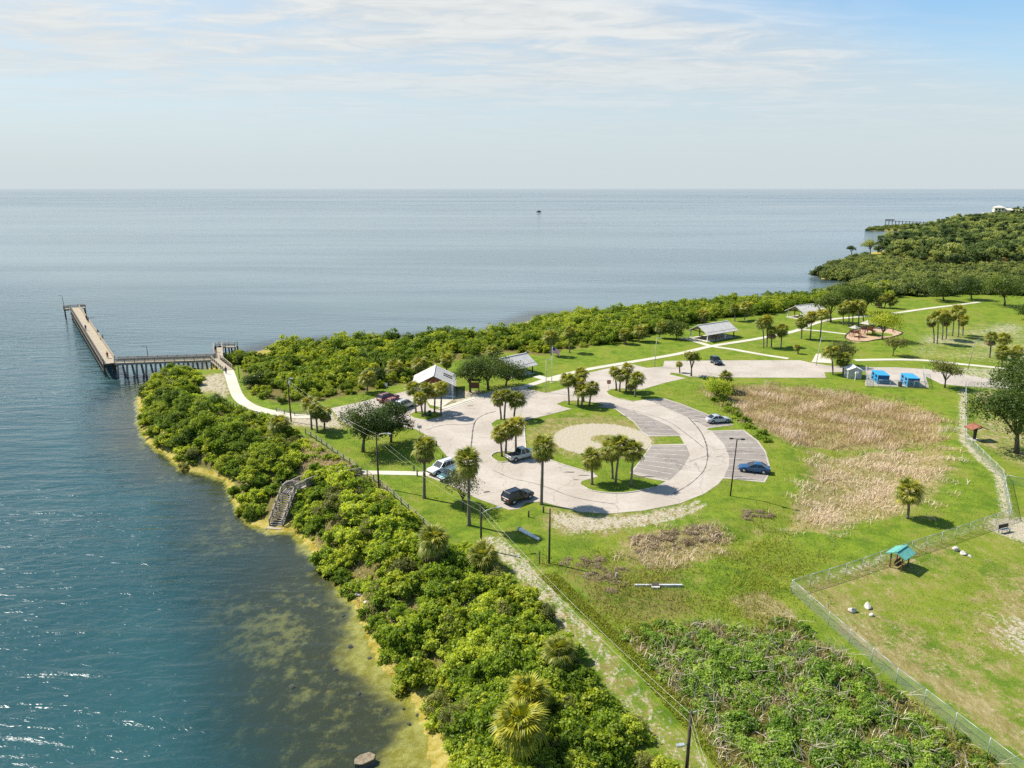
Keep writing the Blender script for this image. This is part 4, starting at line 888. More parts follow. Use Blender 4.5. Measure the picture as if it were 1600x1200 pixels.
def crown_np(src, fs, scale=1.0, tshift=None):
    Vs = []; Fs = []; Ts = []; off = 0
    for az, el, s, k in fs:
        V, F, T = src[k % len(src)]; Mx = np.array((Euler((0, 0, az)).to_matrix()@Euler((0, -el, 0)).to_matrix()))
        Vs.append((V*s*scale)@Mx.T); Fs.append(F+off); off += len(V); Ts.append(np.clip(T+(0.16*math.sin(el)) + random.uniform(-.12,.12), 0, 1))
    return np.vstack(Vs), np.vstack(Fs), np.concatenate(Ts)
random.seed(12)
FRONDS2 = [frond_mesh(840+i, .85, 1.1, 17, 1.6, 1.0, .13) for i in range(3)]
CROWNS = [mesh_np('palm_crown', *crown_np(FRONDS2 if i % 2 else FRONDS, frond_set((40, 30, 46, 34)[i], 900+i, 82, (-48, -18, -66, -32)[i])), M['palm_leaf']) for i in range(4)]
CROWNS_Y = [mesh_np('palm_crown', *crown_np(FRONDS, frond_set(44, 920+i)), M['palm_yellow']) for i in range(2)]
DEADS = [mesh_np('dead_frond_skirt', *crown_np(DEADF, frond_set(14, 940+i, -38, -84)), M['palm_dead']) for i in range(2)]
FR_ME = [mesh_np('frond', *FRONDS[i], M['palm_leaf']) for i in range(3)]; FR_Y = [mesh_np('frond', *FRONDS[i], M['palm_yellow']) for i in range(3)]
def trunk_mesh(h, lean, r0, r1, seed, boots=True):
    g = random.Random(seed); mb = MB(); n = max(6, int(h*2.2)); pts = []; rd = []
    for i in range(n+1):
        t = i/n; pts.append((lean[0]*t**1.6, lean[1]*t**1.6, -.15+(h+.15)*t)); rd.append((r0+(r1-r0)*min(1, t*1.4))*(1+.09*g.uniform(-1, 1))*(1.35 if i == 0 else 1))
    mb.tube(pts, rd, 9)
    return mb.mesh('trunk', M['palm_bark'], True)
def palm(px, py, cx, cy, label, group=None, size=1.0, yellow=False, single=False, dead=True, seed=0, skirt=False, r0=.19):
    """base and crown centre as seen in the survey picture"""
    b = W(px, py); z0 = zground(b.x, b.y); b = W(px, py, z0); h = Zat(b.y, cy)-z0; lx = Xat(cx, b.y, h)-b.x
    t = thing('washingtonia_palm' if skirt else 'sabal_palm', label, 'palm tree', b, 0, group)
    ly = .5*math.sin(seed*2.1); link('trunk', trunk_mesh(h, (lx, ly), r0, r0*.78, seed), t)
    top = (lx, ly, h-.05); az = seed*1.7
    if single:
        src = FR_Y if yellow else FR_ME
        for az_, el, s, k in frond_set(40, 960+seed): link('frond', src[k], t, None, top, (0, -el, az_+az), s*size)
    else: link('crown', (CROWNS_Y if yellow else CROWNS)[seed % (2 if yellow else 4)], t, None, top, (0, 0, az), size*(.82+.34*((seed*37) % 10)/10))
    if dead: link('dead_fronds', DEADS[seed % 2], t, None, (lx, ly, h-.12), (0, 0, az), size*(1.25 if skirt else .55+.75*((seed*53) % 10)/10))
    return t
PALM_N = [0]
def clump(desc, pts, size=1.0, group=None, **kw):
    pts = sorted(pts); n = len(pts)
    for i, p in enumerate(pts):
        PALM_N[0] += 1; o = ordinal(i, n)
        palm(*p, (f'sabal palm {desc}, {o}' if n > 1 else f'sabal palm {desc}'), group or f'palms {desc}'[:60] if n > 1 else None, size, seed=PALM_N[0], **kw)
clump('in grass between the footpath and the oaks', [(487,671,484,634),(496,676,494,640),(507,672,508,645)], .95)
clump('in the cluster before the restroom', [(650,645,645,608),(660,651,657,622),(664,648,666,606),(679,644,680,612),(689,649,691,606)], .92)
clump('at the bend of the car park by the restroom', [(783,655,779,622),(788,657,791,618),(803,653,808,624)], 1.02)
clump('on the small kerbed island by the silver pickup', [(784,713,781,678),(790,714,793,672),(806,707,806,664)], 1.0)
clump('on the tip of the central island', [(889,632,887,594),(903,633,905,600),(909,635,911,611),(921,633,926,607),(912,628,908,585)], 1.0)
clump('on the verge by the round red sign', [(963,610,960,580),(968,612,970,588),(978,611,981,577),(986,613,987,596),(992,620,996,592)], 1.0)
clump('on the lower grass of the central island', [(925,757,925,718),(957,748,954,700),(962,755,969,698),(986,760,991,706)], 1.12, single=True)
clump('in the bush beside the dry reeds', [(1133,612,1133,590)], 1.05)
clump('standing alone between the pond and the dog park fence', [(1418,810,1422,769)], 1.22, single=True)
clump('on the lawn above the parking road', [(1193,543,1192,506),(1198,542,1198,500),(1205,543,1206,518),(1220,542,1223,516)], 1.15)
clump('beside the long path near the playground', [(1252,529,1252,504),(1266,530,1268,494),(1281,532,1285,494)], 1.2)
clump('in the shady group by the far shelter', [(1317,508,1316,482),(1326,510,1326,478),(1332,509,1333,484),(1341,509,1341,478),(1349,507,1347,482)], 1.25)
clump('in the leaning clump behind the playground', [(1378,481,1374,470),(1382,481,1386,466),(1390,482,1394,471)], 1.25)
clump('in the dense clump on the open field', [(1459,536,1457,500),(1464,537,1464,496),(1472,531,1473,492),(1478,530,1480,500),(1488,525,1489,492),(1497,527,1498,486),(1504,524,1506,500)], 1.2)
clump('at the right end of the road lawn', [(1546,559,1547,527),(1567,552,1570,530),(1565,573,1567,550),(1585,572,1587,548)], 1.15)
clump('beside the grey shed', [(1301,585,1299,553),(1317,585,1319,562)], 1.15)
clump('rising from the mangroves behind the flagpole', [(861,555,861,526),(890,551,890,520)], 1.35)
clump('at the edge of the mangroves above the restroom', [(698,582,698,562),(770,562,770,549),(574,614,574,594)], 1.2)
clump('small dark one among mangroves near the restroom', [(617,590,617,576),(657,583,657,570)], 1.3)
clump('by the edge of the mangrove belt right of the flag', [(978,538,976,522),(998,534,1002,518),(1030,528,1034,512)], 1.2)
clump('behind the far gable shelter', [(1148,502,1148,482),(1163,500,1165,480),(1100,505,1098,492)], 1.3)
clump('shaggy one growing on the bank beside the pier path', [(436,684,437,664)], 1.25)
clump('on the bank edge above the foreground thicket', [(679,888,678,848)], 1.25, single=True)
clump('low one at the upper end of the sandy track', [(752,885,756,868)], 1.2, single=True)
clump('large yellow, at the bottom of the foreground thicket', [(815,1205,813,1138)], 1.28, single=True, yellow=True, r0=.24)
clump('yellow, just behind the largest foreground palm', [(828,1140,826,1092)], 1.15, single=True, yellow=True, r0=.22)
clump('small one beside the sandy track in the thicket', [(872,1045,874,1015)], 1.0, single=True)
for px, py, cx, cy, lab, sd in [(663,778,664,700,'tall shaggy palm on the lawn beside the white car', 3), (846,788,849,700,'tall shaggy palm beside the black SUV and the sandy verge', 4), (733,821,732,720,'tall shaggy palm rising through the feathery small tree', 5)]:
    palm(px, py, cx, cy, lab, None, 1.15, single=True, dead=True, seed=sd, skirt=True, r0=.24)
t_ = palm(1062,583,1062,570,'bare palm trunk stub beside the round topped tree', None, .45, seed=7)
clump('tiny one beside the picnic pad near the playground', [(1247,553,1246,543)], .6)

# ---- broad-leaved trees
def broadleaf(name, px, py, cx, cy, rx_px, label, mat, group=None, leaves=6500, size=.30, flat_=.7, seed=1, trunk=.22, dens=9, low=-.55, zbase=None):
    b = W(px, py); z0 = zground(b.x, b.y); b = W(px, py, z0); sc = (b.y*_c+CAM_H*_s)/FPX; rad = rx_px*sc; hc = Zat(b.y, cy)-z0; lx = Xat(cx, b.y, hc)-b.x
    g = random.Random(seed); t = thing(name, label, 'tree', b, 0, group)
    lobes = []; limbs = MB(); fork = hc*.42; limbs.tube([(0,0,-.2), (lx*.15, 0, fork*.5), (lx*.4, 0, fork)], [trunk*1.35, trunk, trunk*.85], 9)
    for i in range(dens):
        a = 2*math.pi*i/dens*1.0+g.random()*.8; q = rad*(.30+.42*g.random()); rr = rad*(.30+.20*g.random())
        p = Vector((lx+q*math.cos(a), q*math.sin(a), hc+rad*flat_*g.uniform(-.45,.5))); lobes.append((*p, rr, rr, rr*.85))
        m_ = Vector((lx*.5, 0, fork)).lerp(p, .5)+Vector((0,0,.12*rad)); limbs.tube([(lx*.38, 0, fork-.1), m_, p], [trunk*.55, trunk*.36, trunk*.12], 6)
    lobes.append((lx, 0, hc+.2*rad*flat_, rad*.5, rad*.5, rad*flat_*.6))
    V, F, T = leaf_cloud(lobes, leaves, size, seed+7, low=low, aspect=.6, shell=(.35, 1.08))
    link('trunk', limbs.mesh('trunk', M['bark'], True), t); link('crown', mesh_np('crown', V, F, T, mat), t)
    return t
broadleaf('oak_tree', 567,706,572,658,38, 'larger of the two round oaks shading the lawn left of the car park', M['leaf_oak'], None, 12000, .24, 1.15, 11, .24, 12)
broadleaf('oak_tree', 611,691,613,655,32, 'smaller of the two round oaks, nearest the parked cars', M['leaf_oak'], None, 10000, .24, 1.1, 12, .20, 10)
broadleaf('oak_tree', 763,609,760,578,40, 'dark wide oak standing right of the restroom', M['leaf_oak'], None, 9000, .28, .6, 13, .28, 12)
broadleaf('oak_tree', 790,603,796,583,25, 'dark low oak crown in front of the pale roofed shelter', M['leaf_oak'], None, 4500, .28, .55, 14, .2, 9)
broadleaf('oak_tree', 735,613,733,580,22, 'dark oak next to the restroom gable', M['leaf_oak'], None, 4500, .28, .75, 15, .2, 9)
broadleaf('feathery_tree', 724,795,722,757,32, 'thin feathery small tree at the edge of the lot before the teal car', M['leaf_olive'], None, 2600, .20, .9, 16, .10, 10)
broadleaf('round_tree', 1080,588,1081,559,13, 'small round topped tree on the grass tip in the upper lot', M['palm_leaf'], None, 2200, .34, .8, 17, .18, 7)
broadleaf('oak_tree', 1476,606,1479,578,22, 'small open crowned tree right of the blue dumpsters', M['leaf_olive'], None, 3200, .30, .75, 18, .16, 9)
broadleaf('oak_tree', 1588,708,1590,640,62, 'big dark oak inside the fence at the right edge', M['leaf_oak'], None, 11000, .34, .85, 19, .35, 14)
broadleaf('oak_tree', 1592,640,1598,592,45, 'dark oak behind the big one at the right edge', M['leaf_oak'], None, 7000, .36, .8, 20, .28, 11)
broadleaf('young_tree', 1395,556,1399,536,18, 'small flat crowned tree on the lawn behind the blue dumpsters', M['leaf_olive'], None, 2400, .32, .45, 21, .12, 8)
broadleaf('young_tree', 1378,531,1382,502,26, 'bright green tree shading the playground', M['leaf_light'], None, 4200, .34, .7, 22, .18, 10)
broadleaf('oak_tree', 1313,572,1314,545,22, 'olive crowned tree behind the palms by the grey shed', M['leaf_olive'], None, 3400, .32, .6, 23, .16, 9)
broadleaf('oak_tree', 1298,503,1297,472,20, 'dark oak beside the far shelter roof', M['leaf_oak'], None, 3800, .40, .8, 24, .25, 9)
broadleaf('oak_tree', 1330,490,1330,462,32, 'dark wide oak behind the shady palm group', M['leaf_oak'], None, 5000, .42, .6, 25, .3, 10)
broadleaf('oak_tree', 1352,488,1358,462,22, 'dark oak right of the wide oak behind the palm group', M['leaf_oak'], None, 3800, .42, .7, 26, .25, 9)
broadleaf('oak_tree', 1570,478,1568,447,30, 'big green oak at the end of the far footpath', M['leaf_oak'], None, 5000, .46, .8, 27, .3, 11)
broadleaf('oak_tree', 1475,470,1468,450,24, 'dark round tree left of the far footpath end', M['leaf_oak'], None, 4000, .46, .7, 28, .25, 9)
broadleaf('oak_tree', 1518,468,1515,448,22, 'dark tree at the lawn edge between two larger oaks', M['leaf_oak'], None, 4000, .46, .7, 29, .25, 9)
broadleaf('oak_tree', 1606,500,1606,490,16, 'dark tree cut by the right edge beside the field', M['leaf_oak'], None, 3000, .42, .8, 30, .25, 8)
broadleaf('bush_tree', 1120,622,1122,606,22, 'dense bright green bush beside the dry reeds', M['leaf_grape'], None, 4200, .28, .7, 31, .12, 9)
broadleaf('bush_tree', 1057,530,1057,515,20, 'dark green clump left of the gable picnic shelter', M['leaf_oak'], None, 3400, .38, .7, 32, .14, 9)
broadleaf('bush_tree', 342,640,341,628,13, 'dark green young tree beside the pier path', M['leaf_oak'], None, 2600, .28, 1.0, 33, .12, 7)
broadleaf('bush_tree', 586,600,586,588,18, 'dark bush at the mangrove edge left of the restroom', M['leaf_oak'], None, 3000, .32, .8, 34, .12, 8)
broadleaf('bush_tree', 395,605,395,594,17, 'dark green clump beside the curve of the pier path', M['leaf_oak'], None, 3000, .32, .7, 35, .12, 8)
broadleaf('bush_tree', 229,625,229,612,13, 'dark ragged mangrove leaning over the water at the point', M['leaf_oak'], None, 2200, .30, .8, 36, .14, 7)
broadleaf('pine_tree', 1331,398,1330,388,7, 'lone flat topped pine on the far point', M['leaf_wood'], None, 700, .7, .4, 37, .25, 5)
broadleaf('pine_tree', 1360,397,1360,381,12, 'rounded dark pine on the far point', M['leaf_wood'], None, 1400, .7, .7, 38, .3, 7)

# ================================================================ structures and objects
UP = Vector((0, 0, 1))
def perp(d): return Vector((-d.y, d.x, 0)).normalized()
POST_ME = {}
def unit_post(w, h, mat, key):
    k = (round(w, 3), round(h, 3), key)
    if k not in POST_ME: POST_ME[k] = MB().box((0, 0, h/2), (w, w, h)).mesh('post', mat)
    return POST_ME[k]
def rail_run(parent, A, B, h=1.08, gap=2.4, mat=None, boards=(.25, .5, .75), cap=True, key='wood', post=.12):
    """a straight run of post and board railing; A, B at floor level"""
    A = Vector(A); B = Vector(B); d = B-A; n = max(1, round(d.length/gap)); mat = mat or M['wood_grey']
    for i in range(n+1):
        p = A+d*i/n; link('post', unit_post(post, h, mat, key), parent, None, p)
    s = perp(d)*.08
    for f in boards: MB().bar(A+UP*h*f+s, B+UP*h*f+s, .04, .13).build('rail', mat, parent)
    if cap: MB().bar(A+UP*(h+.02), B+UP*(h+.02), .16, .05).build('handrail', mat, parent)

def build_pier():
    Z = .6; t = thing('fishing_pier', 'long wooden L shaped fishing pier on piles standing in the bay', 'pier', (0,0,0))
    J = W(171, 566, Z); E = W(117, 482, Z); C = W(336, 560.5, Z); F_ = W(356, 578, .12)
    d = (E-J).normalized(); s = perp(d); wid = 3.0; L_ = (E-J).length
    def deck(name, A, B, w, th=.22):
        dd = (B-A).normalized(); q = perp(dd); mb = MB(); n = max(1, int((B-A).length/3)); 
        for i in range(n):
            p0 = A+(B-A)*(i/n); p1 = A+(B-A)*((i+1)/n)-dd*.03; mb.bar((p0+p1)/2-dd*((p1-p0).length/2)-UP*th/2, (p0+p1)/2+dd*((p1-p0).length/2)-UP*th/2, w, th)
        return mb.build(name, M['deck'], t)
    deck('deck', J-d*1.2, E, wid)
    s = s if s.x < 0 else -s       # towards the left
    for sg, nm in ((1, 'left'), (-1, 'right')):
        a = J+s*sg*(wid/2-.1)-d*1.2; b = E+s*sg*(wid/2-.1)
        if sg < 0: a = J+s*sg*(wid/2-.1)+d*2.2
        rail_run(t, a, b, 1.05, 2.4, M['wood_dark'] if sg > 0 else M['deck'], (.14, .30, .46, .62, .78), key='dk' if sg > 0 else 'pale')
        MB().bar(a-UP*1.7+s*sg*.2, b-UP*1.7+s*sg*.2, .12, .30).build('waler_beam', M['wood_dark'], t)
        MB().bar(a-UP*.36, b-UP*.36, .14, .62).build('fascia_beam', M['wood_dark'], t)
    pile = MB().tube([(0,0,-4.8), (0,0,-.2)], .20, 8).mesh('pile', M['wood_dark'], True)
    n = int(L_/3.1)
    for i in range(n+1):
        p = J+d*(L_*i/n)
        for sg in (-1, 1): link('pile', pile, t, None, p+s*sg*(wid/2-.25))
        MB().bar(p+s*(wid/2+.1)-UP*.42, p-s*(wid/2+.1)-UP*.42, .26, .28).build('cross_beam', M['wood_dark'], t)
    # head of the pier
    hd = E+d*2.2; q = s
    deck('deck', E+q*3.4+d*1.4, E-q*3.4+d*1.4, 2.8)
    for a, b in ((q*3.4+d*2.7, -q*3.4+d*2.7), (q*3.4+d*.1, q*3.4+d*2.7), (-q*3.4+d*.1, -q*3.4+d*2.7), (q*3.4+d*.1, q*1.8+d*.1), (-q*3.4+d*.1, -q*1.8+d*.1)): rail_run(t, E+a, E+b, 1.05, 2.0)
    for a in (q*3.1+d*2.4, -q*3.1+d*2.4, q*3.1+d*.4, -q*3.1+d*.4): link('pile', pile, t, None, E+a)
    MB().bar(E+q*3.4+d*2.6-UP*.35, E-q*3.4+d*2.6-UP*.35, .2, .35).build('fascia_beam', M['wood_dark'], t)
    MB().bar(E+q*3.3+d*.1-UP*.35, E+q*1.8+d*.1-UP*.35, .2, .35).build('fascia_beam', M['wood_dark'], t)
    # arm to the shore
    d2 = (C-J).normalized(); s2 = perp(d2); w2 = 2.6; A2 = J+d2*1.6
    deck('deck', A2, C, w2)
    for sg in (-1, 1):
        rail_run(t, A2+s2*sg*(w2/2-.08), C+s2*sg*(w2/2-.08), 1.08, 2.4, M['wood_grey'], (.2, .4, .6, .8)); MB().bar(A2+s2*sg*(w2/2)-UP*.3, C+s2*sg*(w2/2)-UP*.3, .12, .4).build('fascia_beam', M['wood_grey'], t)
    L2 = (C-A2).length; bents = 11
    for i in range(bents):
        p = A2+d2*(.7+(L2-1.2)*i/(bents-1)); MB().bar(p+s2*(w2/2+.15)-UP*.5, p-s2*(w2/2+.15)-UP*.5, .30, .3).build('cross_beam', M['wood_grey'], t)
        for sg in (-1, 1):
            mb = MB().tube([p+s2*sg*(w2/2-.15)+d2*.12*sg-UP*.4, p+s2*sg*(w2/2+.2)+d2*.38*sg-UP*4.6], [.25, .28], 8); mb.build('pile', M['wood_grey'], t, smooth=True)
    # shore ramp and the spur behind it
    deck('deck', C-d2*.3+s2*.0, F_, 2.3)
    dd = (F_-C).normalized(); q = perp(dd)
    for sg in (-1, 1): rail_run(t, C+q*sg*1.12+dd*.6, F_+q*sg*1.12, 1.05, 1.8, M['deck'], (.3, .6), key='deck')
    S1 = W(340, 541, Z); deck('deck', C+d2*.9, S1, 2.2); dd = (S1-C).normalized(); q = perp(dd)
    for sg in (-1, 1): rail_run(t, C+d2*.9+q*sg*1.05+dd*1.5, S1+q*sg*1.05, 1.05, 2.0, M['wood_grey'], (.25, .5, .75))
    S2 = W(369, 541.0, Z); deck('deck', S1, S2, 2.2); q = perp((S2-S1).normalized())
    for sg in (-1, 1): rail_run(t, S1+q*sg*1.05, S2+q*sg*1.05, 1.05, 2.4, M['wood_grey'], (.3, .65), key='wood')
    for k in range(4):
        p = S1.lerp(S2, k/3)
        for sg in (-1, 1): link('pile', pile, t, None, p+q*sg*.9)
    for k in (.35, .8):
        p = C.lerp(S1, k)
        for sg in (-1, 1): link('pile', pile, t, None, p+Vector((sg*.9, 0, 0)))
    # benches on the deck
    for px, py, sg in ((158, 531, -1), (160, 528, -1)):
        p = W(px, py, Z); b = thing('pier_bench', 'dark wooden bench against the right rail of the pier' if py == 531 else 'dark bench next to another on the right rail of the pier', 'bench', p, math.atan2(d.y, d.x))
        MB().box((0, 0, .45), (1.6, .42, .06)).build('seat', M['wood_dark'], b); MB().box((0, -.2, .78), (1.6, .05, .5)).build('backrest', M['wood_dark'], b)
        for x in (-.7, .7): MB().box((x, 0, .21), (.08, .38, .42)).build('leg', M['wood_dark'], b)
    for px, py, top, lab in ((101, 486, 462, 'slender lamp pole on the outer end of the pier'), (231, 556, 541, 'thin lamp pole on the shore arm of the pier'), (374, 592, 548, 'thin lamp pole beside the curved pier path')):
        z0 = Z if py < 570 else 0; b = W(px, py, z0); h = Zat(b.y, top)-z0; o = thing('lamp_pole', lab, 'lamp post', b)
        MB().tube([(0,0,0), (0,0,h)], [.09, .06], 7).build('pole', M['dark_steel'], o, smooth=True); MB().bar((0,0,h-.05), (-.9,0,h+.05), .06).build('arm', M['dark_steel'], o); MB().box((-.95, 0, h+.03), (.5, .22, .1)).build('lamp_head', M['dark_steel'], o)
build_pier()

def build_stairs():
    t = thing('wooden_stairs', 'weathered wooden stairs with handrails coming down to the yellow beach', 'stairs', (0,0,0))
    Lb, Lt, Rb, Rt = W(420,811,-1.85), W(443,756,1.15), W(441,812,-1.85), W(456,765,1.15)
    cb = (Lb+Rb)/2-UP*1.0; ct = (Lt+Rt)/2-UP*1.0; w = 1.9; run = ct-cb; hz = Vector((run.x, run.y, 0)).normalized(); q = perp(hz); n = 15
    for i in range(n):
        p = cb+run*((i+.5)/n); mb = MB().box(p, (.30, w, .055), math.atan2(hz.y, hz.x)); mb.build('tread', M['wood_grey'], t)
    for sg in (-1, 1):
        a = cb+q*sg*w/2; b = ct+q*sg*w/2; MB().bar(a-UP*.12, b-UP*.12, .07, .30).build('stringer', M['wood_grey'], t)
        for f in (.45, .72): MB().bar(a+UP*f, b+UP*f, .045, .14).build('rail', M['wood_grey'], t)
        MB().bar(a+UP*1.02, b+UP*1.02, .17, .06).build('handrail', M['deck'], t)
        for k in range(5):
            p = a.lerp(b, k/4); MB().box(p+UP*.0, (.12, .12, 2.1+1.2*k/4), 0).build('post', M['wood_grey'], t)
    MB().box(cb-hz*.5-UP*.1, (.7, w+.2, .16), math.atan2(hz.y, hz.x)).build('bottom_step', M['deck'], t)
    # landing, then the walkway back to the lawn
    c1 = ct+hz*1.0; pts = [c1, W(474, 757, .2), W(490, 751, .2), W(522, 745, .2), W(562, 738, .08)]
    MB().box(ct+hz*.95-UP*.05, (2.0, w+.2, .12), math.atan2(hz.y, hz.x)).build('landing', M['wood_grey'], t)
    for sg in (-1, 1):
        a = ct+q*sg*w/2; b = a+hz*1.9
        if sg*q.x < 0: rail_run(t, a, b, 1.05, 1.4)
    rail_run(t, ct+q*w/2+hz*1.9, ct-q*w/2+hz*1.9, 1.05, 1.4)
    for i in range(1, len(pts)):
        a, b = pts[i-1], pts[i]; dd = (b-a).normalized(); s = perp(dd)
        MB().bar(a-UP*.06, b-UP*.061, 1.7, .10).build('walkway_deck', M['wood_grey'], t)
        for sg in (-1, 1): rail_run(t, a+s*sg*.82, b+s*sg*.82, 1.05, 1.7)
        for k in (0, .5): 
            for sg in (-1, 1):
                p = a.lerp(b, k)+s*sg*.7; z = zground(p.x, p.y); MB().bar(Vector((p.x, p.y, z-.3)), p-UP*.1, .14).build('support_post', M['wood_dark'], t)
    t2 = thing('boardwalk', 'narrow weathered boardwalk with low rails beside the pier path fence', 'boardwalk', (0,0,0))
    pts = [W(345,673,-.9), W(362,666,-.5), W(378,662,-.1), W(392,656,.1), W(412,652,.12)]
    for i in range(1, len(pts)):
        a, b = pts[i-1], pts[i]; s = perp((b-a).normalized()); MB().bar(a, b, 1.4, .1).build('deck', M['wood_grey'], t2)
        for sg in (-1, 1): rail_run(t2, a+s*sg*.66, b+s*sg*.66, .95, 1.6)
build_stairs()

def timber_fence(pts, label, h=1.05, gap=2.2, rails=(.5, .88), mat=None):
    mat = mat or M['wood_grey']; t = thing('timber_fence', label, 'fence', (0,0,0)); L_ = smooth_line(Wn(pts), .5); cum = np.r_[0, np.cumsum(np.linalg.norm(np.diff(L_, axis=0), axis=1))]; n = max(1, int(cum[-1]/gap)); prev = None
    for i in range(n+1):
        s = cum[-1]*i/n; x = np.interp(s, cum, L_[:,0]); y = np.interp(s, cum, L_[:,1]); p = Vector((x, y, zground(x, y)))
        link('post', unit_post(.14, h+.25, mat, 'tf'), t, None, p-UP*.2)
        if prev is not None:
            for f in rails: MB().bar(prev+UP*h*f, p+UP*h*f, .05, .10).build('rail', mat, t)
        prev = p
timber_fence([(478,679),(500,693),(520,707),(540,721),(557,732)], 'wooden post and rail fence along the bank above the stairs')
timber_fence([(574,744),(600,765),(630,791),(660,818),(688,844)], 'wooden post and rail fence along the bank between the stairs and the track')
timber_fence([(361,634),(376,642),(390,647),(402,650)], 'short dark wooden fence beside the pier path', .95, 1.3)
timber_fence([(432,643),(450,648),(470,650),(480,648)], 'low wooden fence at the end of the pier path', .8, 2.2)

# ---- chain-link fences
def chain_mat(name, col, cover):
    m = NT(name); uv = m.n('UVMap').outputs[0]; sp = m.n('SeparateXYZ'); m.L.new(uv, sp.inputs[0])
    def grat(op):
        v = m.math('MULTIPLY', m.math(op, sp.outputs[0], sp.outputs[1]), 1/.075); f = m.math('FRACT', v); return m.math('LESS_THAN', f, cover)
    f = m.math('MAXIMUM', grat('ADD'), grat('SUBTRACT'))
    b = m.bsdf(col, .5, .3, .4); tr = m.n('BsdfTransparent'); x = m.n('MixShader'); m.L.new(f, x.inputs[0]); m.L.new(tr.outputs[0], x.inputs[1]); m.L.new(b, x.inputs[2])
    return m.done(x.outputs[0])
M['chain'] = chain_mat('grey_chain_link', (.40,.43,.40), .13); M['chain_green'] = chain_mat('green_chain_link', (.14,.32,.18), .14)
def chain_fence(name, pts, label, h=1.5, gap=2.8, mat='chain', post='steel', zpts=None):
    t = thing(name, label, 'fence', (0,0,0)); P2 = [W(*p) for p in pts]
    pm = MB().tube([(0,0,-.1), (0,0,h+.04)], .035, 6).mesh('post', M[post], True)
    for i in range(len(P2)-1):
        a, b = P2[i], P2[i+1]; d = b-a; n = max(1, round(d.length/gap)); prev = None
        for k in range(n+1):
            p = a+d*k/n; p.z = zground(p.x, p.y)
            if k or i == 0: link('post', pm, t, None, p)
            if prev is not None:
                MB().tube([prev+UP*h, p+UP*h], .028, 6).build('top_rail', M[post], t, smooth=True)
                me = bpy.data.meshes.new('mesh_panel'); me.from_pydata([prev+UP*.03, p+UP*.03, p+UP*h, prev+UP*h], [], [(0,1,2,3)]); u = me.uv_layers.new(name='UVMap'); l = (p-prev).length; s0 = (k-1)*l
                for j, c in enumerate(((s0,0),(s0+l,0),(s0+l,h),(s0,h))): u.data[j].uv = c
                link('mesh_panel', me, t, M[mat])
            prev = p
chain_fence('chain_link_fence', [(1508,607),(1508,690),(1566,750),(1577,812),(1236,927),(1400,1067),(1600,1222),(1660,1270)], 'long chain link fence enclosing the dog park on the right', 1.5)
chain_fence('chain_link_fence', [(1571,756),(1640,770)], 'short green chain link fence branching off inside the dog park', 1.4, 2.6, 'chain_green')
chain_fence('chain_link_fence', [(1352,582),(1354,604.5),(1446,608),(1442,584)], 'chain link enclosure round the two blue dumpsters', 1.7, 2.4)
chain_fence('metal_gate', [(1512,606),(1532,607),(1560,608)], 'pale metal gate at the roadside end of the dog park fence', 1.4, 1.2)

# ---- poles, wires, lamps
def pole(px, py, top, label, r=.14, mat='pole', lean=0.0, name='utility_pole'):
    b = W(px, py); z0 = zground(b.x, b.y); b = W(px, py, z0); h = Zat(b.y, top)-z0; o = thing(name, label, 'lamp post' if name == 'lamp_post' else 'pole', b)
    MB().tube([(0,0,-.3), (lean*.5,0,h*.5), (lean,0,h)], [r, r*.9, r*.72], 9).build('pole', M[mat], o, smooth=True)
    return o, b, h
def cobra(o, h, dx, dy, up=.35, mat='steel', r=.04):
    L_ = Vector((dx, dy, 0)); MB().tube([(0,0,h-.55), L_*.35+UP*(h-.15), L_*.8+UP*(h-.55+up+.25), L_+UP*(h-.55+up+.25)], r, 6).build('arm', M[mat], o, smooth=True)
    a = math.atan2(dy, dx); hd = MB().box(L_*1.14+UP*(h-.55+up+.24), (.62, .26, .14), a).build('lamp_head', M[mat], o); MB().box(L_*1.14+UP*(h-.55+up+.15), (.34, .2, .05), a).build('lens', M['lamp_clear'], hd)
tops = []
o, b, h = pole(455, 659, 591, 'dark utility pole with white lamp where the pier path meets the lawn'); tops.append(b+UP*(h-.2)); cobra(o, h, .7, -.3); MB().tube([(.22,0,h-1.3),(.22,0,h-.6)], .16, 8).build('transformer', M['white_paint'], o, smooth=True)
o, b, h = pole(592, 762, 676, 'utility pole at the head of the stairs path with street light arm'); tops.append(b+UP*(h-.2)); cobra(o, h, 1.7, -.5)
o, b, h = pole(752, 858, 788, 'utility pole with curved lamp arm beside the tall palm and the low palm'); tops.append(b+UP*(h-.2)); cobra(o, h-.7, 1.9, .5)
o, b, h = pole(1072, 1212, 1112, 'utility pole with lamp at the bottom edge beside the sandy track'); tops.append(b+UP*(h-.2)); cobra(o, h-2.6, -.55, -.1, .1); MB().bar((0,0,h-.1), (.4,.1,h-.05), .06).build('bracket', M['steel'], o)
pole(858, 880, 795, 'bare dark wooden pole on the lawn near the white pipe', .13)
o, b, h = pole(1141, 775, 686, 'tall dark twin headed lamp post beside the blue sedan', .10, 'dark_steel', .25, 'lamp_post')
for sg in (-1, 1): MB().bar((.25,0,h), (.25+sg*.5,-.1*sg,h+.05), .06).build('arm', M['dark_steel'], o); MB().box((.25+sg*.75,-.15*sg,h+.02), (.5,.3,.16)).build('lamp_head', M['dark_steel'], o)
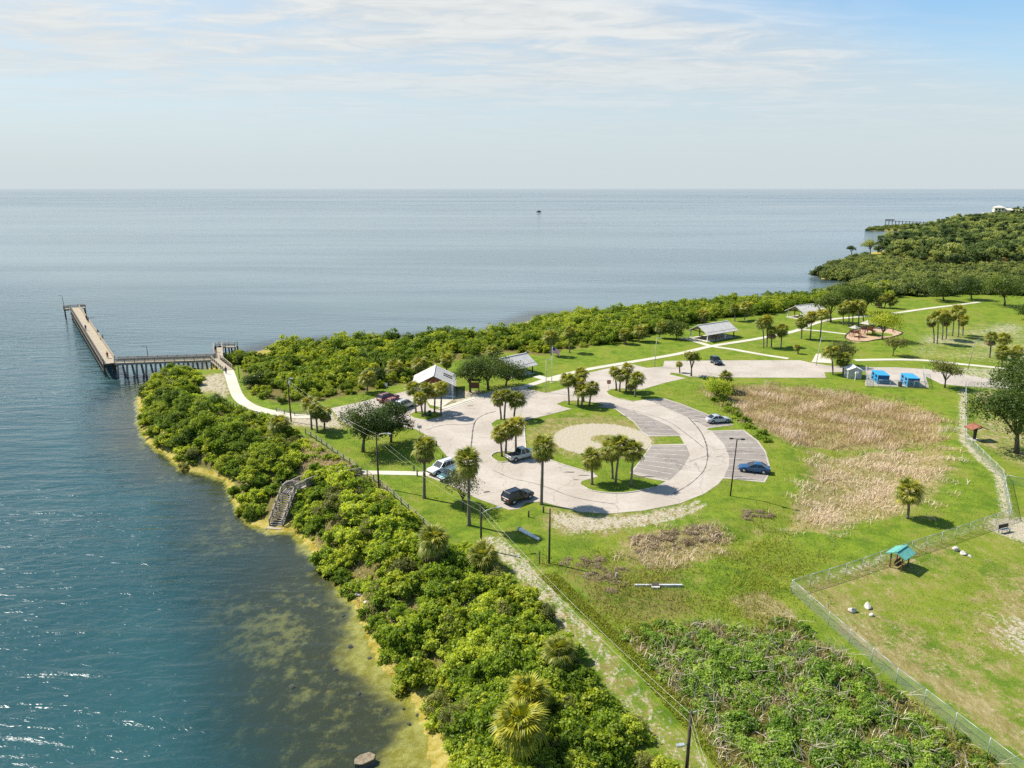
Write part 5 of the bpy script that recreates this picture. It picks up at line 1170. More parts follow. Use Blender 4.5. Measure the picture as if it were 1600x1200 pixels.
for px, py, top, lab, ln in ((1023,573,528,'tan lamp post on the verge left of the upper lot',.1), (853,613,562,'tan lamp post on the grass triangle before the flagpole',.0), (1275,571,527,'thin leaning lamp post at the corner of the upper lot',.5), (1512,578,531,'thin leaning post beside the road at the right',.6)):
    o, b, h = pole(px, py, top, lab, .09, 'wood_grey' if px > 1400 else 'concrete', ln, 'lamp_post'); MB().bar((ln,0,h), (ln+.7,0,h+.06), .06).build('arm', M['steel'], o); MB().box((ln+.8,0,h+.05), (.5,.22,.1)).build('lamp_head', M['steel'], o)
pole(1490, 577, 560, 'short dark post beside the road under the small tree', .08)
wire_mat = flat('aluminium_wire', (.45,.45,.36), .5, .4)
tops.append(W(1160, 1330, 6.0))
WL = ['from the pier path pole to the stairs pole', 'from the stairs pole to the curved arm pole', 'from the curved arm pole to the bottom edge pole', 'from the bottom edge pole out of the picture']
for i in range(len(tops)-1):
    for off, nm in ((0, 'upper'), (-.75, 'lower')):
        a = tops[i]+UP*off; b = tops[i+1]+UP*off; pts = [a.lerp(b, k/12)-UP*(.7*4*(k/12)*(1-k/12)) for k in range(13)]
        tag(MB().tube(pts, .009, 4).build('power_line', wire_mat), f'{nm} sagging wire {WL[i]}', 'cable', 'power lines over the bank')

# ---- roofs and shelters
def roof_slope(mb, a, b, c, d, th=.12):
    n = (b-a).cross(d-a).normalized(); n = n if n.z > 0 else -n; vs = [a, b, c, d]; vs2 = [v-n*th for v in vs]
    mb.add(vs+vs2, [(0,1,2,3),(7,6,5,4),(0,4,5,1),(1,5,6,2),(2,6,7,3),(3,7,4,0)])
def gable(parent, c, ax, half_l, half_w, z_e, z_r, mat, ribs=True, name='roof', over=0.0):
    """two slopes, ridge along ax, panels with standing seams"""
    q = perp(ax); o = []
    for sg in (-1, 1):
        mb = MB(); a = c-ax*half_l+q*sg*half_w+UP*z_e; b = c+ax*half_l+q*sg*half_w+UP*z_e; e = c+ax*half_l+UP*z_r; f = c-ax*half_l+UP*z_r
        roof_slope(mb, a, b, e, f); sl_ = mb.build('roof_slope', mat, parent)
        if ribs:
            n = int(half_l*2/.9); rb = MB(); nn = (b-a).cross(f-a).normalized(); nn = nn if nn.z > 0 else -nn
            for k in range(1, n):
                p0 = a.lerp(b, k/n)+nn*.02; p1 = f.lerp(e, k/n)+nn*.02; rb.bar(p0, p1, .05, .06, nn)
            rb.build('standing_seams', mat, sl_)
    MB().bar(c-ax*half_l+UP*(z_r+.03), c+ax*half_l+UP*(z_r+.03), .3, .08).build('ridge_cap', mat, parent)
def picnic_table(p, rz, label, group):
    t = thing('picnic_table', label, 'picnic table', p, rz, group)
    MB().box((0,0,.74), (1.8,.75,.06)).build('table_top', M['wood_brown'], t)
    for sg in (-1, 1): MB().box((0,sg*.65,.45), (1.8,.28,.05)).build('seat', M['wood_brown'], t); MB().bar((sg*.6,-.6,0), (sg*.6,.25,.72), .07).bar((sg*.6,.6,0), (sg*.6,-.25,.72), .07).build('leg', M['wood_brown'], t)
def shelter(fl, fr, depth, label, tables, posts=4, z_e=2.5, z_r=4.2, over=.9):
    A = W(*fl); B = W(*fr); ax = (B-A).normalized(); q = perp(ax); q = q if q.y > 0 else -q; L_ = (B-A).length; c = (A+B)/2+q*depth/2; c.z = 0
    t = thing('picnic_shelter', label, 'shelter', (0,0,0))
    MB().prism([(-L_/2-.5,-depth/2-.4),(L_/2+.5,-depth/2-.4),(L_/2+.5,depth/2+.4),(-L_/2-.5,depth/2+.4)], ax, q, c-UP*.05, UP*.16).build('slab', M['path'], t)
    for i in range(posts):
        for sg in (-1, 1):
            p = c+ax*(-L_/2+L_*i/(posts-1))+q*sg*depth/2; MB().box(p+UP*z_e/2, (.24,.24,z_e+.1), math.atan2(ax.y, ax.x)).build('post', M['white_paint'] if i % 2 == 0 else M['wood_brown'], t)
    for sg in (-1, 1):
        MB().bar(c-ax*(L_/2+over*.8)+q*sg*depth/2+UP*z_e, c+ax*(L_/2+over*.8)+q*sg*depth/2+UP*z_e, .16, .25).build('beam', M['wood_brown'], t)
        g0 = c+ax*sg*(L_/2); mb = MB(); mb.bar(g0-q*depth/2+UP*z_e, g0+q*depth/2+UP*z_e, .14, .22); mb.bar(g0+UP*z_e, g0+UP*(z_r-.3), .14)
        for s in (-1, 1): mb.bar(g0+q*s*depth/2+UP*z_e, g0+UP*(z_r-.25), .14, .2)
        mb.build('truss', M['wood_brown'], t)
    slope = (z_r-z_e)/(depth/2); gable(t, c, ax, L_/2+over, depth/2+over, z_e+.12-slope*over, z_r+.12, M['roof_metal'])
    for i in range(tables):
        p = c+ax*(-L_/2+L_*(i+.5)/tables); picnic_table(p+UP*.12, math.atan2(q.y, q.x), f'{ordinal(i, tables)} picnic table under the {label[:60].rsplit(chr(32),1)[0] if len(label.split()) > 9 else label}' if tables > 1 else f'picnic table under the {label}', None)
shelter((1105,534), (1146,527), 6.2, 'gable picnic shelter on the lawn above the upper lot', 3)
shelter((800,591), (832,583.5), 6.0, 'pale roofed picnic shelter behind the dark oak', 2)
shelter((1256,500), (1287,496), 6.5, 'far picnic shelter beside the dark oaks', 2)

def restroom():
    t = thing('restroom_building', 'gabled park restroom with pale metal roof and red brown gable', 'building', (0,0,0))
    fr = W(706, 619); ax = Vector((-.06, 1, 0)).normalized(); q = Vector((ax.y, -ax.x, 0)); hw = 3.7; ln = 8.0
    c = fr-q*hw+ax*ln/2; c.z = 0; z_e = 2.7; z_r = 4.5
    MB().prism([(-hw-.6,-ln/2-1.2),(hw+.6,-ln/2-1.2),(hw+.6,ln/2+.5),(-hw-.6,ln/2+.5)], q, ax, c-UP*.05, UP*.15).build('slab', M['path'], t)
    MB().prism([(-hw+.4,-ln/2+1.6),(hw-.2,-ln/2+1.6),(hw-.2,ln/2),(-hw+.4,ln/2)], q, ax, c+UP*.1, UP*2.6).build('wall', M['wall_grey'], t)
    MB().prism([(-hw,z_e),(hw,z_e),(0,z_r-.15)], q, UP, c-ax*(ln/2-.25), ax*.2).build('gable_panel', M['brick'], t)
    MB().prism([(-hw,z_e),(hw,z_e),(0,z_r-.15)], q, UP, c+ax*(ln/2-.2), ax*.2).build('gable_panel', M['brick'], t)
    mb = MB()
    for x in (-.5, .5): mb.bar(c-ax*(ln/2-.2)+q*x*hw+UP*z_e, c-ax*(ln/2-.2)+UP*(z_r-.4), .14, .16)
    mb.bar(c-ax*(ln/2-.2)+UP*z_e, c-ax*(ln/2-.2)+UP*(z_r-.3), .18); mb.build('gable_truss', M['wood_brown'], t)
    for sx in (-1, 1):
        for k in (0, 1): MB().box(c+q*sx*(hw+.15)-ax*(ln/2-.4-k*(ln-.8))+UP*1.4, (.38,.38,2.8), math.atan2(ax.y, ax.x)).build('column', M['white_paint'], t)
    for x in (-1.6, 1.6):
        p = c+q*x-ax*(ln/2-1.58)+UP*1.15; dr = MB().prism([(-.48,-1.05),(.48,-1.05),(.48,1.05),(-.48,1.05)], q, UP, p, -ax*.06).build('door', M['wood_brown'], t); MB().box(p+q*.36-ax*.09, (.06,.05,.14)).build('handle', M['steel'], dr)
    gable(t, c, ax, ln/2+.7, hw+.9, z_e+.12-.44, z_r+.12, M['roof_metal'])
    sl_ = (z_r-z_e+.44)/(hw+.9)
    for k in (-.4, .55):
        for sx in (-1, 1):
            a = c+q*sx*(hw+.9)*.42+ax*k*1.6+UP*(z_r+.12-sl_*(hw+.9)*.42+.05); b = c+q*sx*(hw+.9)*.80+ax*k*1.6+UP*(z_r+.12-sl_*(hw+.9)*.80+.05); MB().bar(a, b, .55, .08).build('skylight', M['wall_grey'] if sx < 0 else M['black'], t)
    b = thing('notice_board', 'brown two post notice board under the dark oak beside the restroom', 'sign', W(741, 613))
    for x in (-1.0, 1.0): MB().box((x,0,1.3), (.2,.2,2.7)).build('post', M['brick'], b)
    MB().box((0,0,1.55), (1.8,.1,1.3)).build('board', M['wood_brown'], b); MB().prism([(-.6,2.6),(.6,2.6),(0,3.0)], (0,1,0), UP, (-1.3,0,0), (2.6,0,0)).build('roof', M['brick'], b)
    for i, (px, py) in enumerate(((697,615),(703,622))):
        b = thing('concrete_bench', ['white concrete bench nearer the restroom wall', 'white concrete bench nearer the car park edge'][i], 'bench', W(px, py), -.45)
        MB().box((0,0,.42), (1.9,.42,.1)).build('seat', M['white_paint'], b)
        for x in (-.65,.65): MB().box((x,0,.19), (.14,.36,.38)).build('leg', M['white_paint'], b)
restroom()

def park_bits():
    # green roofed bench shelter in the dog park
    b = W(1404, 886); ax = Vector((.78, .62, 0)).normalized(); t = thing('bench_shelter', 'small green roofed bench shelter inside the dog park fence', 'shelter', b, 0, None, .9); q = perp(ax); O = Vector((0,0,0))
    for i in (-1, 1):
        for j in (-1, 1): MB().box(ax*i*.95+q*j*.7+UP*1.05, (.13,.13,2.3), math.atan2(ax.y, ax.x)).build('post', M['wood_brown'], t)
    gable(t, O, ax, 1.45, 1.25, 2.0, 2.62, M['green_roof'], False)
    MB().bar(-ax*.85+UP*.45, ax*.85+UP*.45, .45, .07).build('seat', M['wood_brown'], t); MB().bar(-ax*.85+q*.25+UP*.8, ax*.85+q*.25+UP*.8, .06, .4).build('backrest', M['wood_brown'], t)
    # brown kiosk on one post
    t = thing('post_kiosk', 'small brown gabled kiosk on a single post inside the fence by the big oak', 'kiosk', W(1522, 687), .1)
    MB().box((0,0,1.1), (.35,.35,2.3)).build('post', M['wood_dark'], t)
    for sg in (-1, 1): MB().bar((0,0,1.7), (sg*1.1,0,2.15), .12).build('brace', M['wood_dark'], t)
    gable(t, O, Vector((0,1,0)), 1.0, 1.55, 2.15, 2.75, M['brick'], False); MB().box((0,0,.05), (1.6,1.4,.12)).build('slab', M['path'], t)
    # grey shed
    t = thing('garden_shed', 'small grey shed with white roof beside the blue dumpsters', 'shed', W(1335, 592), -.12)
    MB().prism([(-1.5,0),(1.5,0),(1.5,2.05),(0,2.65),(-1.5,2.05)], (1,0,0), UP, (0,0,0), (0,2.8,0)).build('wall', M['wall_grey'], t)
    gable(t, Vector((0,1.4,0)), Vector((0,1,0)), 1.6, 1.75, 2.02, 2.78, M['white_paint'], False)
    d_ = MB().box((-.2,-.03,.95), (1.1,.06,1.8)).build('door', M['concrete'], t); MB().box((.2,-.08,.95), (.06,.05,.16)).build('handle', M['black'], d_)
    t = thing('meter_box', 'white metal box on a post before the grey shed', 'box', W(1336, 594.5)); MB().box((0,0,.8), (.16,.16,1.6)).build('post', M['white_paint'], t); MB().box((.2,0,1.75), (.7,.35,.45)).build('cabinet', M['white_paint'], t)
    # blue dumpsters
    mb_ = flat('shaded_blue_steel', (.006,.085,.27), .45); ml = flat('sunlit_blue_steel', (.03,.28,.52), .4)  # dark blue holds the shade of the front, pale blue the sunlit faces
    for i, (px, py) in enumerate(((1379.5, 600.5), (1426.5, 605.5))):
        t = thing('dumpster', ['blue dumpster nearer the grey shed', 'blue dumpster farther from the grey shed, beside the fence corner'][i], 'dumpster', W(px, py), -.17)
        w, l, h = 2.35, 4.6, 2.0
        MB().box((0,l/2,.62), (w,l,1.0)).build('lower_body', mb_, t, bevel=.03); MB().box((0,l/2,1.56), (w,l,.84)).build('upper_body', mb_, t, bevel=.03)
        MB().box((0,l/2,2.02), (w+.12,l+.12,.09)).build('lid', ml, t, bevel=.02); MB().bar((-w/2-.03,0,1.13), (-w/2-.03,l,1.13), .06, .12).bar((-w/2,-.03,1.13), (w/2,-.03,1.13), .06, .1).build('side_rib', ml, t)
        MB().box((-w/2-.012,l/2,1.10), (.02,l-.02,1.86)).build('side_panel', ml, t)  # left face skin in the paler blue, painted as sunlit
        for k in range(2):
            MB().box((-w/2-.03,l*(.27+.46*k),1.55), (.03,1.25,.58)).build('hatch', M['black'], t); MB().box((-w/2-.03,l*(.27+.46*k),.70), (.03,1.1,.42)).build('hatch', M['black'], t)
        for x in (-.9, .9):
            for y in (.4, l-.4): MB().box((x,y,.07), (.25,.3,.14)).build('skid', M['black'], t)
    t = thing('wheelie_bin', 'dark bin standing between the two blue dumpsters', 'bin', W(1406, 604)); MB().box((0,0,.5), (.6,.6,.95), taper=1.15).build('body', M['black'], t, bevel=.03); MB().box((0,0,1.02), (.74,.76,.08)).build('lid', M['black'], t)
    t = thing('litter_bin', 'green square litter bin on the lawn left of the playground', 'bin', W(1287, 553)); MB().box((0,0,.55), (.75,.75,1.1), taper=.96).build('body', flat('green_bin', (.02,.14,.06), .5), t, bevel=.03); MB().box((0,0,1.15), (.85,.85,.12)).build('lid', M['black'], t)
    t = thing('litter_bin', 'dark green litter bin under the palms before the restroom', 'bin', W(671.5, 650)); MB().tube([(0,0,0),(0,0,.95)], [.3,.34], 12).build('body', flat('dark_green_bin', (.02,.06,.04), .5), t, smooth=True); MB().tube([(0,0,.95),(0,0,1.1)], [.36,.2], 12).build('lid', M['black'], t)
    # dog park bench
    t = thing('park_bench', 'dark backed bench on the sand inside the dog park', 'bench', W(1569, 832), .35)
    MB().box((0,0,.45), (1.7,.42,.06)).build('seat', M['steel'], t); MB().box((0,.24,.80), (1.7,.05,.48), rx=-.12).build('backrest', M['dark_steel'], t)
    for x in (-.7, .7): MB().bar((x,.2,0), (x,.2,.5), .06).bar((x,-.18,0), (x,-.18,.44), .06).build('leg', M['dark_steel'], t)
    # white pipe on the lawn, headwall in the meadow
    a = W(811,829); b = W(842,845.5); t = thing('concrete_pipe', 'pale concrete pipe lying on the lawn near the bare wooden pole', 'pipe', a+UP*.24); d = b-a; d.z = 0
    MB().tube([(0,0,0), d*.33, d*.5, d], [.26,.25,.24,.22], 14).build('pipe_barrel', M['white_paint'], t, smooth=True); MB().tube([-d*.012, d*.05], .31, 14).build('collar', M['concrete'], t, smooth=True)
    t = thing('headwall', 'low pale concrete headwall with a dark grate in the rough grass', 'wall', W(1024, 916)); 
    MB().box((-1.35,0,.05), (1.9,.22,.36)).build('wall_block', M['wall_grey'], t, bevel=.02); MB().box((1.65,0,.05), (2.6,.22,.36)).build('wall_block', M['wall_grey'], t, bevel=.02); MB().box((0,.1,.05), (.75,.6,.4)).build('grate', M['wood_dark'], t); MB().box((-.06,-.35,.02), (.9,.35,.3)).build('sill', M['concrete'], t)
    # rocks
    def rock(px, py, s, label, z=None, flat_=.7, seed=0, group=None, mat='rock'):
        p = W(px, py, z if z is not None else 0); 
        if z is None: p.z = zground(p.x, p.y)
        bm = bmesh.new(); bmesh.ops.create_icosphere(bm, subdivisions=2, radius=1); g = random.Random(seed)
        k = [Vector((g.uniform(-1,1), g.uniform(-1,1), g.uniform(-1,1))).normalized() for _ in range(7)]
        for v in bm.verts:
            for n in k:
                dd = v.co.dot(n); 
                if dd > .58: v.co -= n*(dd-.58)*.95
            v.co *= 1+.06*g.uniform(-1,1)
        me = bpy.data.meshes.new('rock'); bm.to_mesh(me); bm.free(); me.materials.append(M[mat])
        o = link('rock', me, None, None, p+UP*s*.25*flat_, (g.uniform(-.2,.2), g.uniform(-.2,.2), g.random()*6), (s, s*.8, s*flat_)); tag(o, label, 'rock', group)
    rock(1332, 956, .50, 'pale boulder standing apart left of two others in the dog park', flat_=.95, seed=1); rock(1356, 949, .52, 'pale boulder at the back of three in the dog park', flat_=.9, seed=2); rock(1361, 961, .36, 'smallest pale boulder of three in the dog park', seed=3)
    rock(1493, 860, .50, 'white boulder, left one of the pair near the dog park bench', flat_=.9, seed=4); rock(1506, 866, .55, 'white boulder, right one of the pair near the dog park bench', seed=5); rock(1516,870,.3,'small white stone beside the pair near the dog park bench',seed=15)
    rock(561, 930, .55, 'pale rock on the yellow beach under the shrubs', WATER_Z+.1, .6, 7); rock(574, 942, .6, 'dark edged block beside the pale rock on the beach', WATER_Z+.1, .5, 17)
    o = thing('rock_slab', 'large flat tan slab at the water edge at the bottom', 'rock', W(570, 1188, WATER_Z-.10), .25); mb = MB().prism([(-.85,-.42),(-.2,-.62),(.75,-.30),(.88,.12),(.45,.50),(-.35,.38),(-.8,.1)], (1,0,0), (0,1,.10), (0,0,-.35), (0,0,.62)); mb.build('stone_slab', mat2('tan_slab', (.17,.135,.085), (.28,.225,.15), 3, .9, .5), o, bevel=.06)
    g = random.Random(77)
    for i, (px, py, s) in enumerate([(637,1083,.28),(650,1072,.22),(675,1165,.32),(619,1183,.26),(649,1180,.24),(575,985,.3),(556,1036,.3),(545,968,.35),(520,1000,.3),(452,1022,.4),(534,922,.25),(600,1060,.2),(588,1150,.25),(628,1060,.2)]): rock(px, py, s, 'small dark stone lying in the yellow shallows', None, .5, 100+i, 'small stones along the yellow shallows', 'bark')
    # bollards and posts
    for i, (px, py) in enumerate([(533,651),(609,683),(647,736),(652,744),(682,697),(692,719),(826,808),(849,801)]):
        lab = ['dark wooden post at the left tip of the car park','dark wooden post under the smaller oak','dark wooden post on the upper side of the stairs path','dark wooden post on the lower side of the stairs path','dark wooden post on the lawn edge above the white car','dark wooden post just behind the white car','short dark post on the lawn behind the black SUV','short dark post at the foot of the tall palm by the sand'][i]
        p = W(px, py); p.z = zground(p.x, p.y)-.1; o = thing('bollard', lab, 'bollard', p, 0, 'wooden posts along the car park edge'); MB().tube([(0,0,0),(0,0,1.0)], .11, 8).build('shaft', M['pole'], o, smooth=True); MB().tube([(0,0,1.0),(0,0,1.04)], [.12,.06], 8).build('cap', M['wood_dark'], o)
    o = thing('marker_post', 'tall thin dark post left of the bare wooden pole', 'post', W(843,881)); MB().tube([(0,0,-.1),(0,0,1.55)], .07, 8).build('shaft', M['pole'], o, smooth=True); MB().box((0,0,1.57), (.17,.17,.05)).build('cap', M['wood_dark'], o)
    o = thing('marker_post', 'weathered stump post in the rough grass left of the headwall', 'post', W(963,905)); MB().tube([(0,0,-.1),(0,0,.75)], .15, 8).build('shaft', M['wood_grey'], o, smooth=True); MB().box((0,0,.77), (.25,.25,.05)).build('cap', M['wood_grey'], o)
    # signs
    o = thing('no_entry_sign', 'round red no entry sign with white bar at the island tip', 'sign', W(951, 609)); MB().tube([(0,0,0),(0,0,2.0)], .035, 6).build('post', M['steel'], o)
    red = flat('sign_red', (.42,.02,.03), .4); dsc = MB().tube([(0,-.05,1.75),(0,-.08,1.75)], .40, 24).build('disc', red, o); MB().box((0,-.09,1.75), (.56,.012,.13)).build('white_bar', M['white_paint'], dsc)
    MB().box((0,-.04,1.75), (.86,.012,.86)).build('backing', M['white_paint'], o)
    for px, py, w, hh, col, lab in ((604,611,.55,.7,(.75,.76,.75),'small white sign on the grass strip above the parked cars'), (656,679,.75,.55,(.55,.58,.66),'pale blue square sign on the lawn edge under the smaller oak')):
        o = thing('park_sign', lab, 'sign', W(px, py)); MB().tube([(0,0,0),(0,0,1.7)], .04, 6).build('post', M['steel'], o); MB().box((0,-.05,1.45), (w,.03,hh)).build('panel', flat('sign_panel', col, .5), o)
    # flag
    o = thing('flagpole', 'thin white flagpole standing beside the paved pad', 'flagpole', W(862, 598)); b = W(862, 598); h = Zat(b.y, 541)
    MB().tube([(0,0,0),(0,0,h)], [.08,.04], 8).build('pole', M['white_paint'], o, smooth=True); MB().tube([(0,0,h),(0,0,h+.16)], [.08,.02], 8).build('finial', M['steel'], o); MB().tube([(0,0,0),(0,0,.12)], .35, 12).build('base', M['concrete'], o)
    vs = []; fs = []; nx, nz = 10, 7
    for i in range(nx+1):
        for j in range(nz+1): u = i/nx; v = j/nz; vs.append((.06+1.9*u*.85, .22*math.sin(u*7)*u, h-.25-1.25*(1-v)-.85*u*u))
    for i in range(nx):
        for j in range(nz): a = i*(nz+1)+j; fs.append((a, a+nz+1, a+nz+2, a+1))
    me = bpy.data.meshes.new('flag'); me.from_pydata(vs, [], fs); uv = me.uv_layers.new(name='UVMap')
    for lp in me.loops: k = lp.vertex_index; uv.data[lp.index].uv = (k//(nz+1)/nx, k % (nz+1)/nz)
    m = NT('stars_and_stripes'); u = m.n('UVMap').outputs[0]; sp = m.n('SeparateXYZ'); m.L.new(u, sp.inputs[0]); st = m.math('LESS_THAN', m.math('FRACT', m.math('MULTIPLY', sp.outputs[1], 6.5)), .5)
    c = m.mix(st, (.75,.73,.72), (.45,.05,.06)); can = m.math('MULTIPLY', m.math('LESS_THAN', sp.outputs[0], .4), m.math('GREATER_THAN', sp.outputs[1], .46)); c = m.mix(can, c, (.04,.06,.2)); m.done(m.bsdf(c, .8))
    f = link('flag', me, None, m.m, b); tag(f, 'red and white striped flag drooping from the flagpole', 'flag'); me.shade_smooth()
park_bits()

def playground():
    pg = smooth_line(Wn([(1320,527),(1330,518),(1350,513),(1375,511),(1398,516),(1411,521),(1390,528),(1370,531),(1350,535),(1332,534)]), 1.0, True)
    sheet('playground_surface', [pg], .05, mat2('tan_wood_chips', (.36,.24,.15), (.48,.34,.22), 2, .95, .3), None, 'structure', 'tan wood chip surface of the playground')
    t = thing('playground_border', 'dark timber border round the playground', 'border', (0,0,0))
    n = len(pg); st = 4
    for i in range(0, n, st):
        a = Vector((*pg[i], .1)); b = Vector((*pg[(i+st) % n], .1)); MB().bar(a, b, .2, .26).build('edging_timber', M['wood_dark'], t)
    rd = flat('brown_play_steel', (.17,.06,.035), .5); tn = flat('tan_play_plastic', (.50,.40,.27), .45); gy = flat('grey_play_roof', (.35,.33,.28), .5); br = flat('orange_play_plastic', (.45,.12,.04), .45)
    def tower(px, py, label, roof, s=1.0):
        t = thing('play_tower', label, 'playground', W(px, py), .5, None, s)
        for x in (-1, 1):
            for y in (-1, 1): MB().tube([(x,y,0),(x,y,3.0)], .09, 8).build('post', rd, t, smooth=True)
        MB().box((0,0,1.4), (2.1,2.1,.14)).build('platform', rd, t)
        for sg in (-1, 1): MB().box((0,sg*1.0,1.9), (1.9,.07,.75)).build('panel', br if sg < 0 else tn, t)
        if roof: MB().add([(-1.35,-1.35,2.9),(1.35,-1.35,2.9),(1.35,1.35,2.9),(-1.35,1.35,2.9),(0,0,3.8)], [(0,1,4),(1,2,4),(2,3,4),(3,0,4),(3,2,1,0)]).build('roof', gy, t)
        MB().bar((1.0,.3,1.4), (3.6,.3,.25), .7, .08).build('slide', tn, t)
        for sg in (-1, 1): MB().bar((1.0,.3+sg*.38,1.55), (3.6,.3+sg*.38,.42), .06, .3).build('slide_side', tn, t)
        lad = MB()
        for k in range(5): lad.bar((-1.3+.06*k,-.35,.3+.24*k), (-1.3+.06*k,.35,.3+.24*k), .05)
        lad.bar((-1.35,-.35,0), (-1.05,-.35,1.5), .06).bar((-1.35,.35,0), (-1.05,.35,1.5), .06).build('ladder', rd, t)
    tower(1334, 526, 'low play tower at the left end of the playground', True, .9); tower(1353, 523, 'taller brown play tower in the middle of the playground', True, 1.15)
    t = thing('slide', 'pale standalone slide right of the play towers', 'slide', W(1364, 526), -.4); MB().bar((0,0,2.0), (2.8,0,.3), .65, .08).build('chute', tn, t); MB().bar((-.5,-.3,0), (0,-.3,2.0), .06).bar((-.5,.3,0), (0,.3,2.0), .06).build('ladder', rd, t); MB().bar((0,0,2.0), (0,0,0), .08).build('support', rd, t)
    for i, (px, py) in enumerate(((1342,531),(1395,519))):
        t = thing('spring_rider', ['small red spring rider by the low play tower', 'dark spring rider at the right tip of the playground'][i], 'play toy', W(px, py), i); MB().tube([(0,0,0),(0,0,.45)], .12, 8).build('spring', rd, t, smooth=True); MB().box((0,0,.62), (.95,.28,.32)).build('seat', br if i == 0 else rd, t, bevel=.08); MB().box((.4,0,.95), (.2,.2,.5)).build('head', br if i == 0 else rd, t, bevel=.05)
playground()

# ---- vehicles
WHEEL = {}
def wheel_meshes(r, w):
    k = (r, w)
    if k not in WHEEL:
        WHEEL[k] = (MB().tube([(0,-w/2,0),(0,-w/2+.03,0),(0,w/2-.03,0),(0,w/2,0)], [r*.9, r, r, r*.9], 20).mesh('tyre', M['rubber'], True), MB().tube([(0,-w/2-.012,0),(0,w/2+.012,0)], [r*.62, r*.62], 12).mesh('rim', M['rim'], True))
    return WHEEL[k]
def loft(rings):
    mb = MB(); n = len(rings[0]); vs = [p for r in rings for p in r]; fs = []
    for i in range(len(rings)-1):
        for k in range(n): k2 = (k+1) % n; fs.append((i*n+k, i*n+k2, (i+1)*n+k2, (i+1)*n+k))
    fs += [tuple(range(n-1, -1, -1)), tuple((len(rings)-1)*n+k for k in range(n))]; return mb.add(vs, fs)
def car(kind, col, near_rear, near_front, label, side):
    """near_rear / near_front: the two visible wheels on the ground; side: +1 when they are the car's left wheels"""
    a = W(*near_rear); b = W(*near_front); d = (b-a).normalized(); left = perp(d)
    L, wd = {'sedan': (4.7, 1.82), 'suv': (4.75, 1.9), 'pickup': (5.6, 1.98), 'hatch': (4.2, 1.76), 'jeep': (4.2, 1.85)}[kind]
    c = (a+b)/2-left*side*(wd/2-.12); c.z = .04
    t = thing({'pickup': 'parked_pickup'}.get(kind, 'parked_car'), label, 'pickup' if kind == 'pickup' else 'car', c, math.atan2(d.y, d.x), 'vehicles parked in the lot')
    m = NT('car_paint'); o_ = m.obj(); p = m.n('BsdfPrincipled'); m.put(p.inputs['Base Color'], m.mix(m.mr(m.noise(o_, 3, 4), .3, .7), col, tuple(min(1, x*1.06) for x in col))); p.inputs['Roughness'].default_value = .32; p.inputs['Metallic'].default_value = .15; p.inputs['Coat Weight'].default_value = .7; p.inputs['Coat Roughness'].default_value = .06; paint = m.done(p.outputs[0])
    h = L/2; w = wd/2
    if kind == 'sedan': st = [(-h,.80,.40,.72),(-h+.12,.90,.30,.90),(-h+.75,.98,.27,.96),(-h+1.5,1.0,.26,.97),(0,1.0,.26,.95),(h-1.4,1.0,.26,.93),(h-.55,.96,.27,.82),(h-.12,.86,.30,.68),(h,.72,.40,.58)]; cab = (-h+.55,-h+1.35,h-2.35,h-1.35,.94,1.43)
    elif kind == 'hatch': st = [(-h,.84,.40,.80),(-h+.1,.92,.30,.96),(-h+.6,1.0,.27,.98),(0,1.0,.26,.96),(h-1.2,1.0,.26,.94),(h-.4,.94,.28,.82),(h,.74,.40,.6)]; cab = (-h+.08,-h+.55,h-2.0,h-1.05,.95,1.47)
    elif kind == 'pickup': st = [(-h,.94,.50,1.02),(-h+.06,.97,.42,1.06),(-h+1.8,1.0,.40,1.06),(0,1.0,.38,1.08),(h-1.5,1.0,.38,1.10),(h-.4,.97,.40,1.06),(h-.06,.92,.44,.98),(h,.86,.5,.9)]; cab = (-h+1.95,-h+2.2,h-2.35,h-1.55,1.06,1.82)
    else: st = [(-h,.88,.48,.98),(-h+.1,.95,.36,1.06),(-h+.8,1.0,.33,1.08),(0,1.0,.32,1.06),(h-1.35,1.0,.32,1.05),(h-.5,.97,.33,.98),(h-.1,.90,.36,.86),(h,.80,.46,.72)]; cab = (-h+.06,-h+.42,h-2.2,h-1.35,1.05,1.74)
    rings = []
    for x, k, zb, zt in st: W_ = w*k; zm = zb+(zt-zb)*.62; rings.append([(x,-W_*.9,zb),(x,-W_,zb+.12),(x,-W_,zm),(x,-W_*.93,zt-.03),(x,-W_*.7,zt),(x,W_*.7,zt),(x,W_*.93,zt-.03),(x,W_,zm),(x,W_,zb+.12),(x,W_*.9,zb)])
    body = loft(rings).build('body', paint, t, smooth=False)
    xr0, xr1, xf1, xf0, z0, z1 = cab; wb = w*.90; wt = w*.70
    gl = MB().add([(xr0,-wb,z0-.02),(xf0,-wb,z0-.02),(xf0,wb,z0-.02),(xr0,wb,z0-.02),(xr1,-wt,z1-.03),(xf1,-wt,z1-.03),(xf1,wt,z1-.03),(xr1,wt,z1-.03)], [(3,2,1,0),(4,5,6,7),(0,1,5,4),(1,2,6,5),(2,3,7,6),(3,0,4,7)]).build('window_glass', M['glass'], t)
    MB().add([(xr1-.06,-wt-.03,z1-.05),(xf1+.05,-wt-.03,z1-.05),(xf1+.05,wt+.03,z1-.05),(xr1-.06,wt+.03,z1-.05),(xr1+.1,-wt*.85,z1+.03),(xf1-.12,-wt*.85,z1+.03),(xf1-.12,wt*.85,z1+.03),(xr1+.1,wt*.85,z1+.03)], [(3,2,1,0),(4,5,6,7),(0,1,5,4),(1,2,6,5),(2,3,7,6),(3,0,4,7)]).build('roof', paint, t)
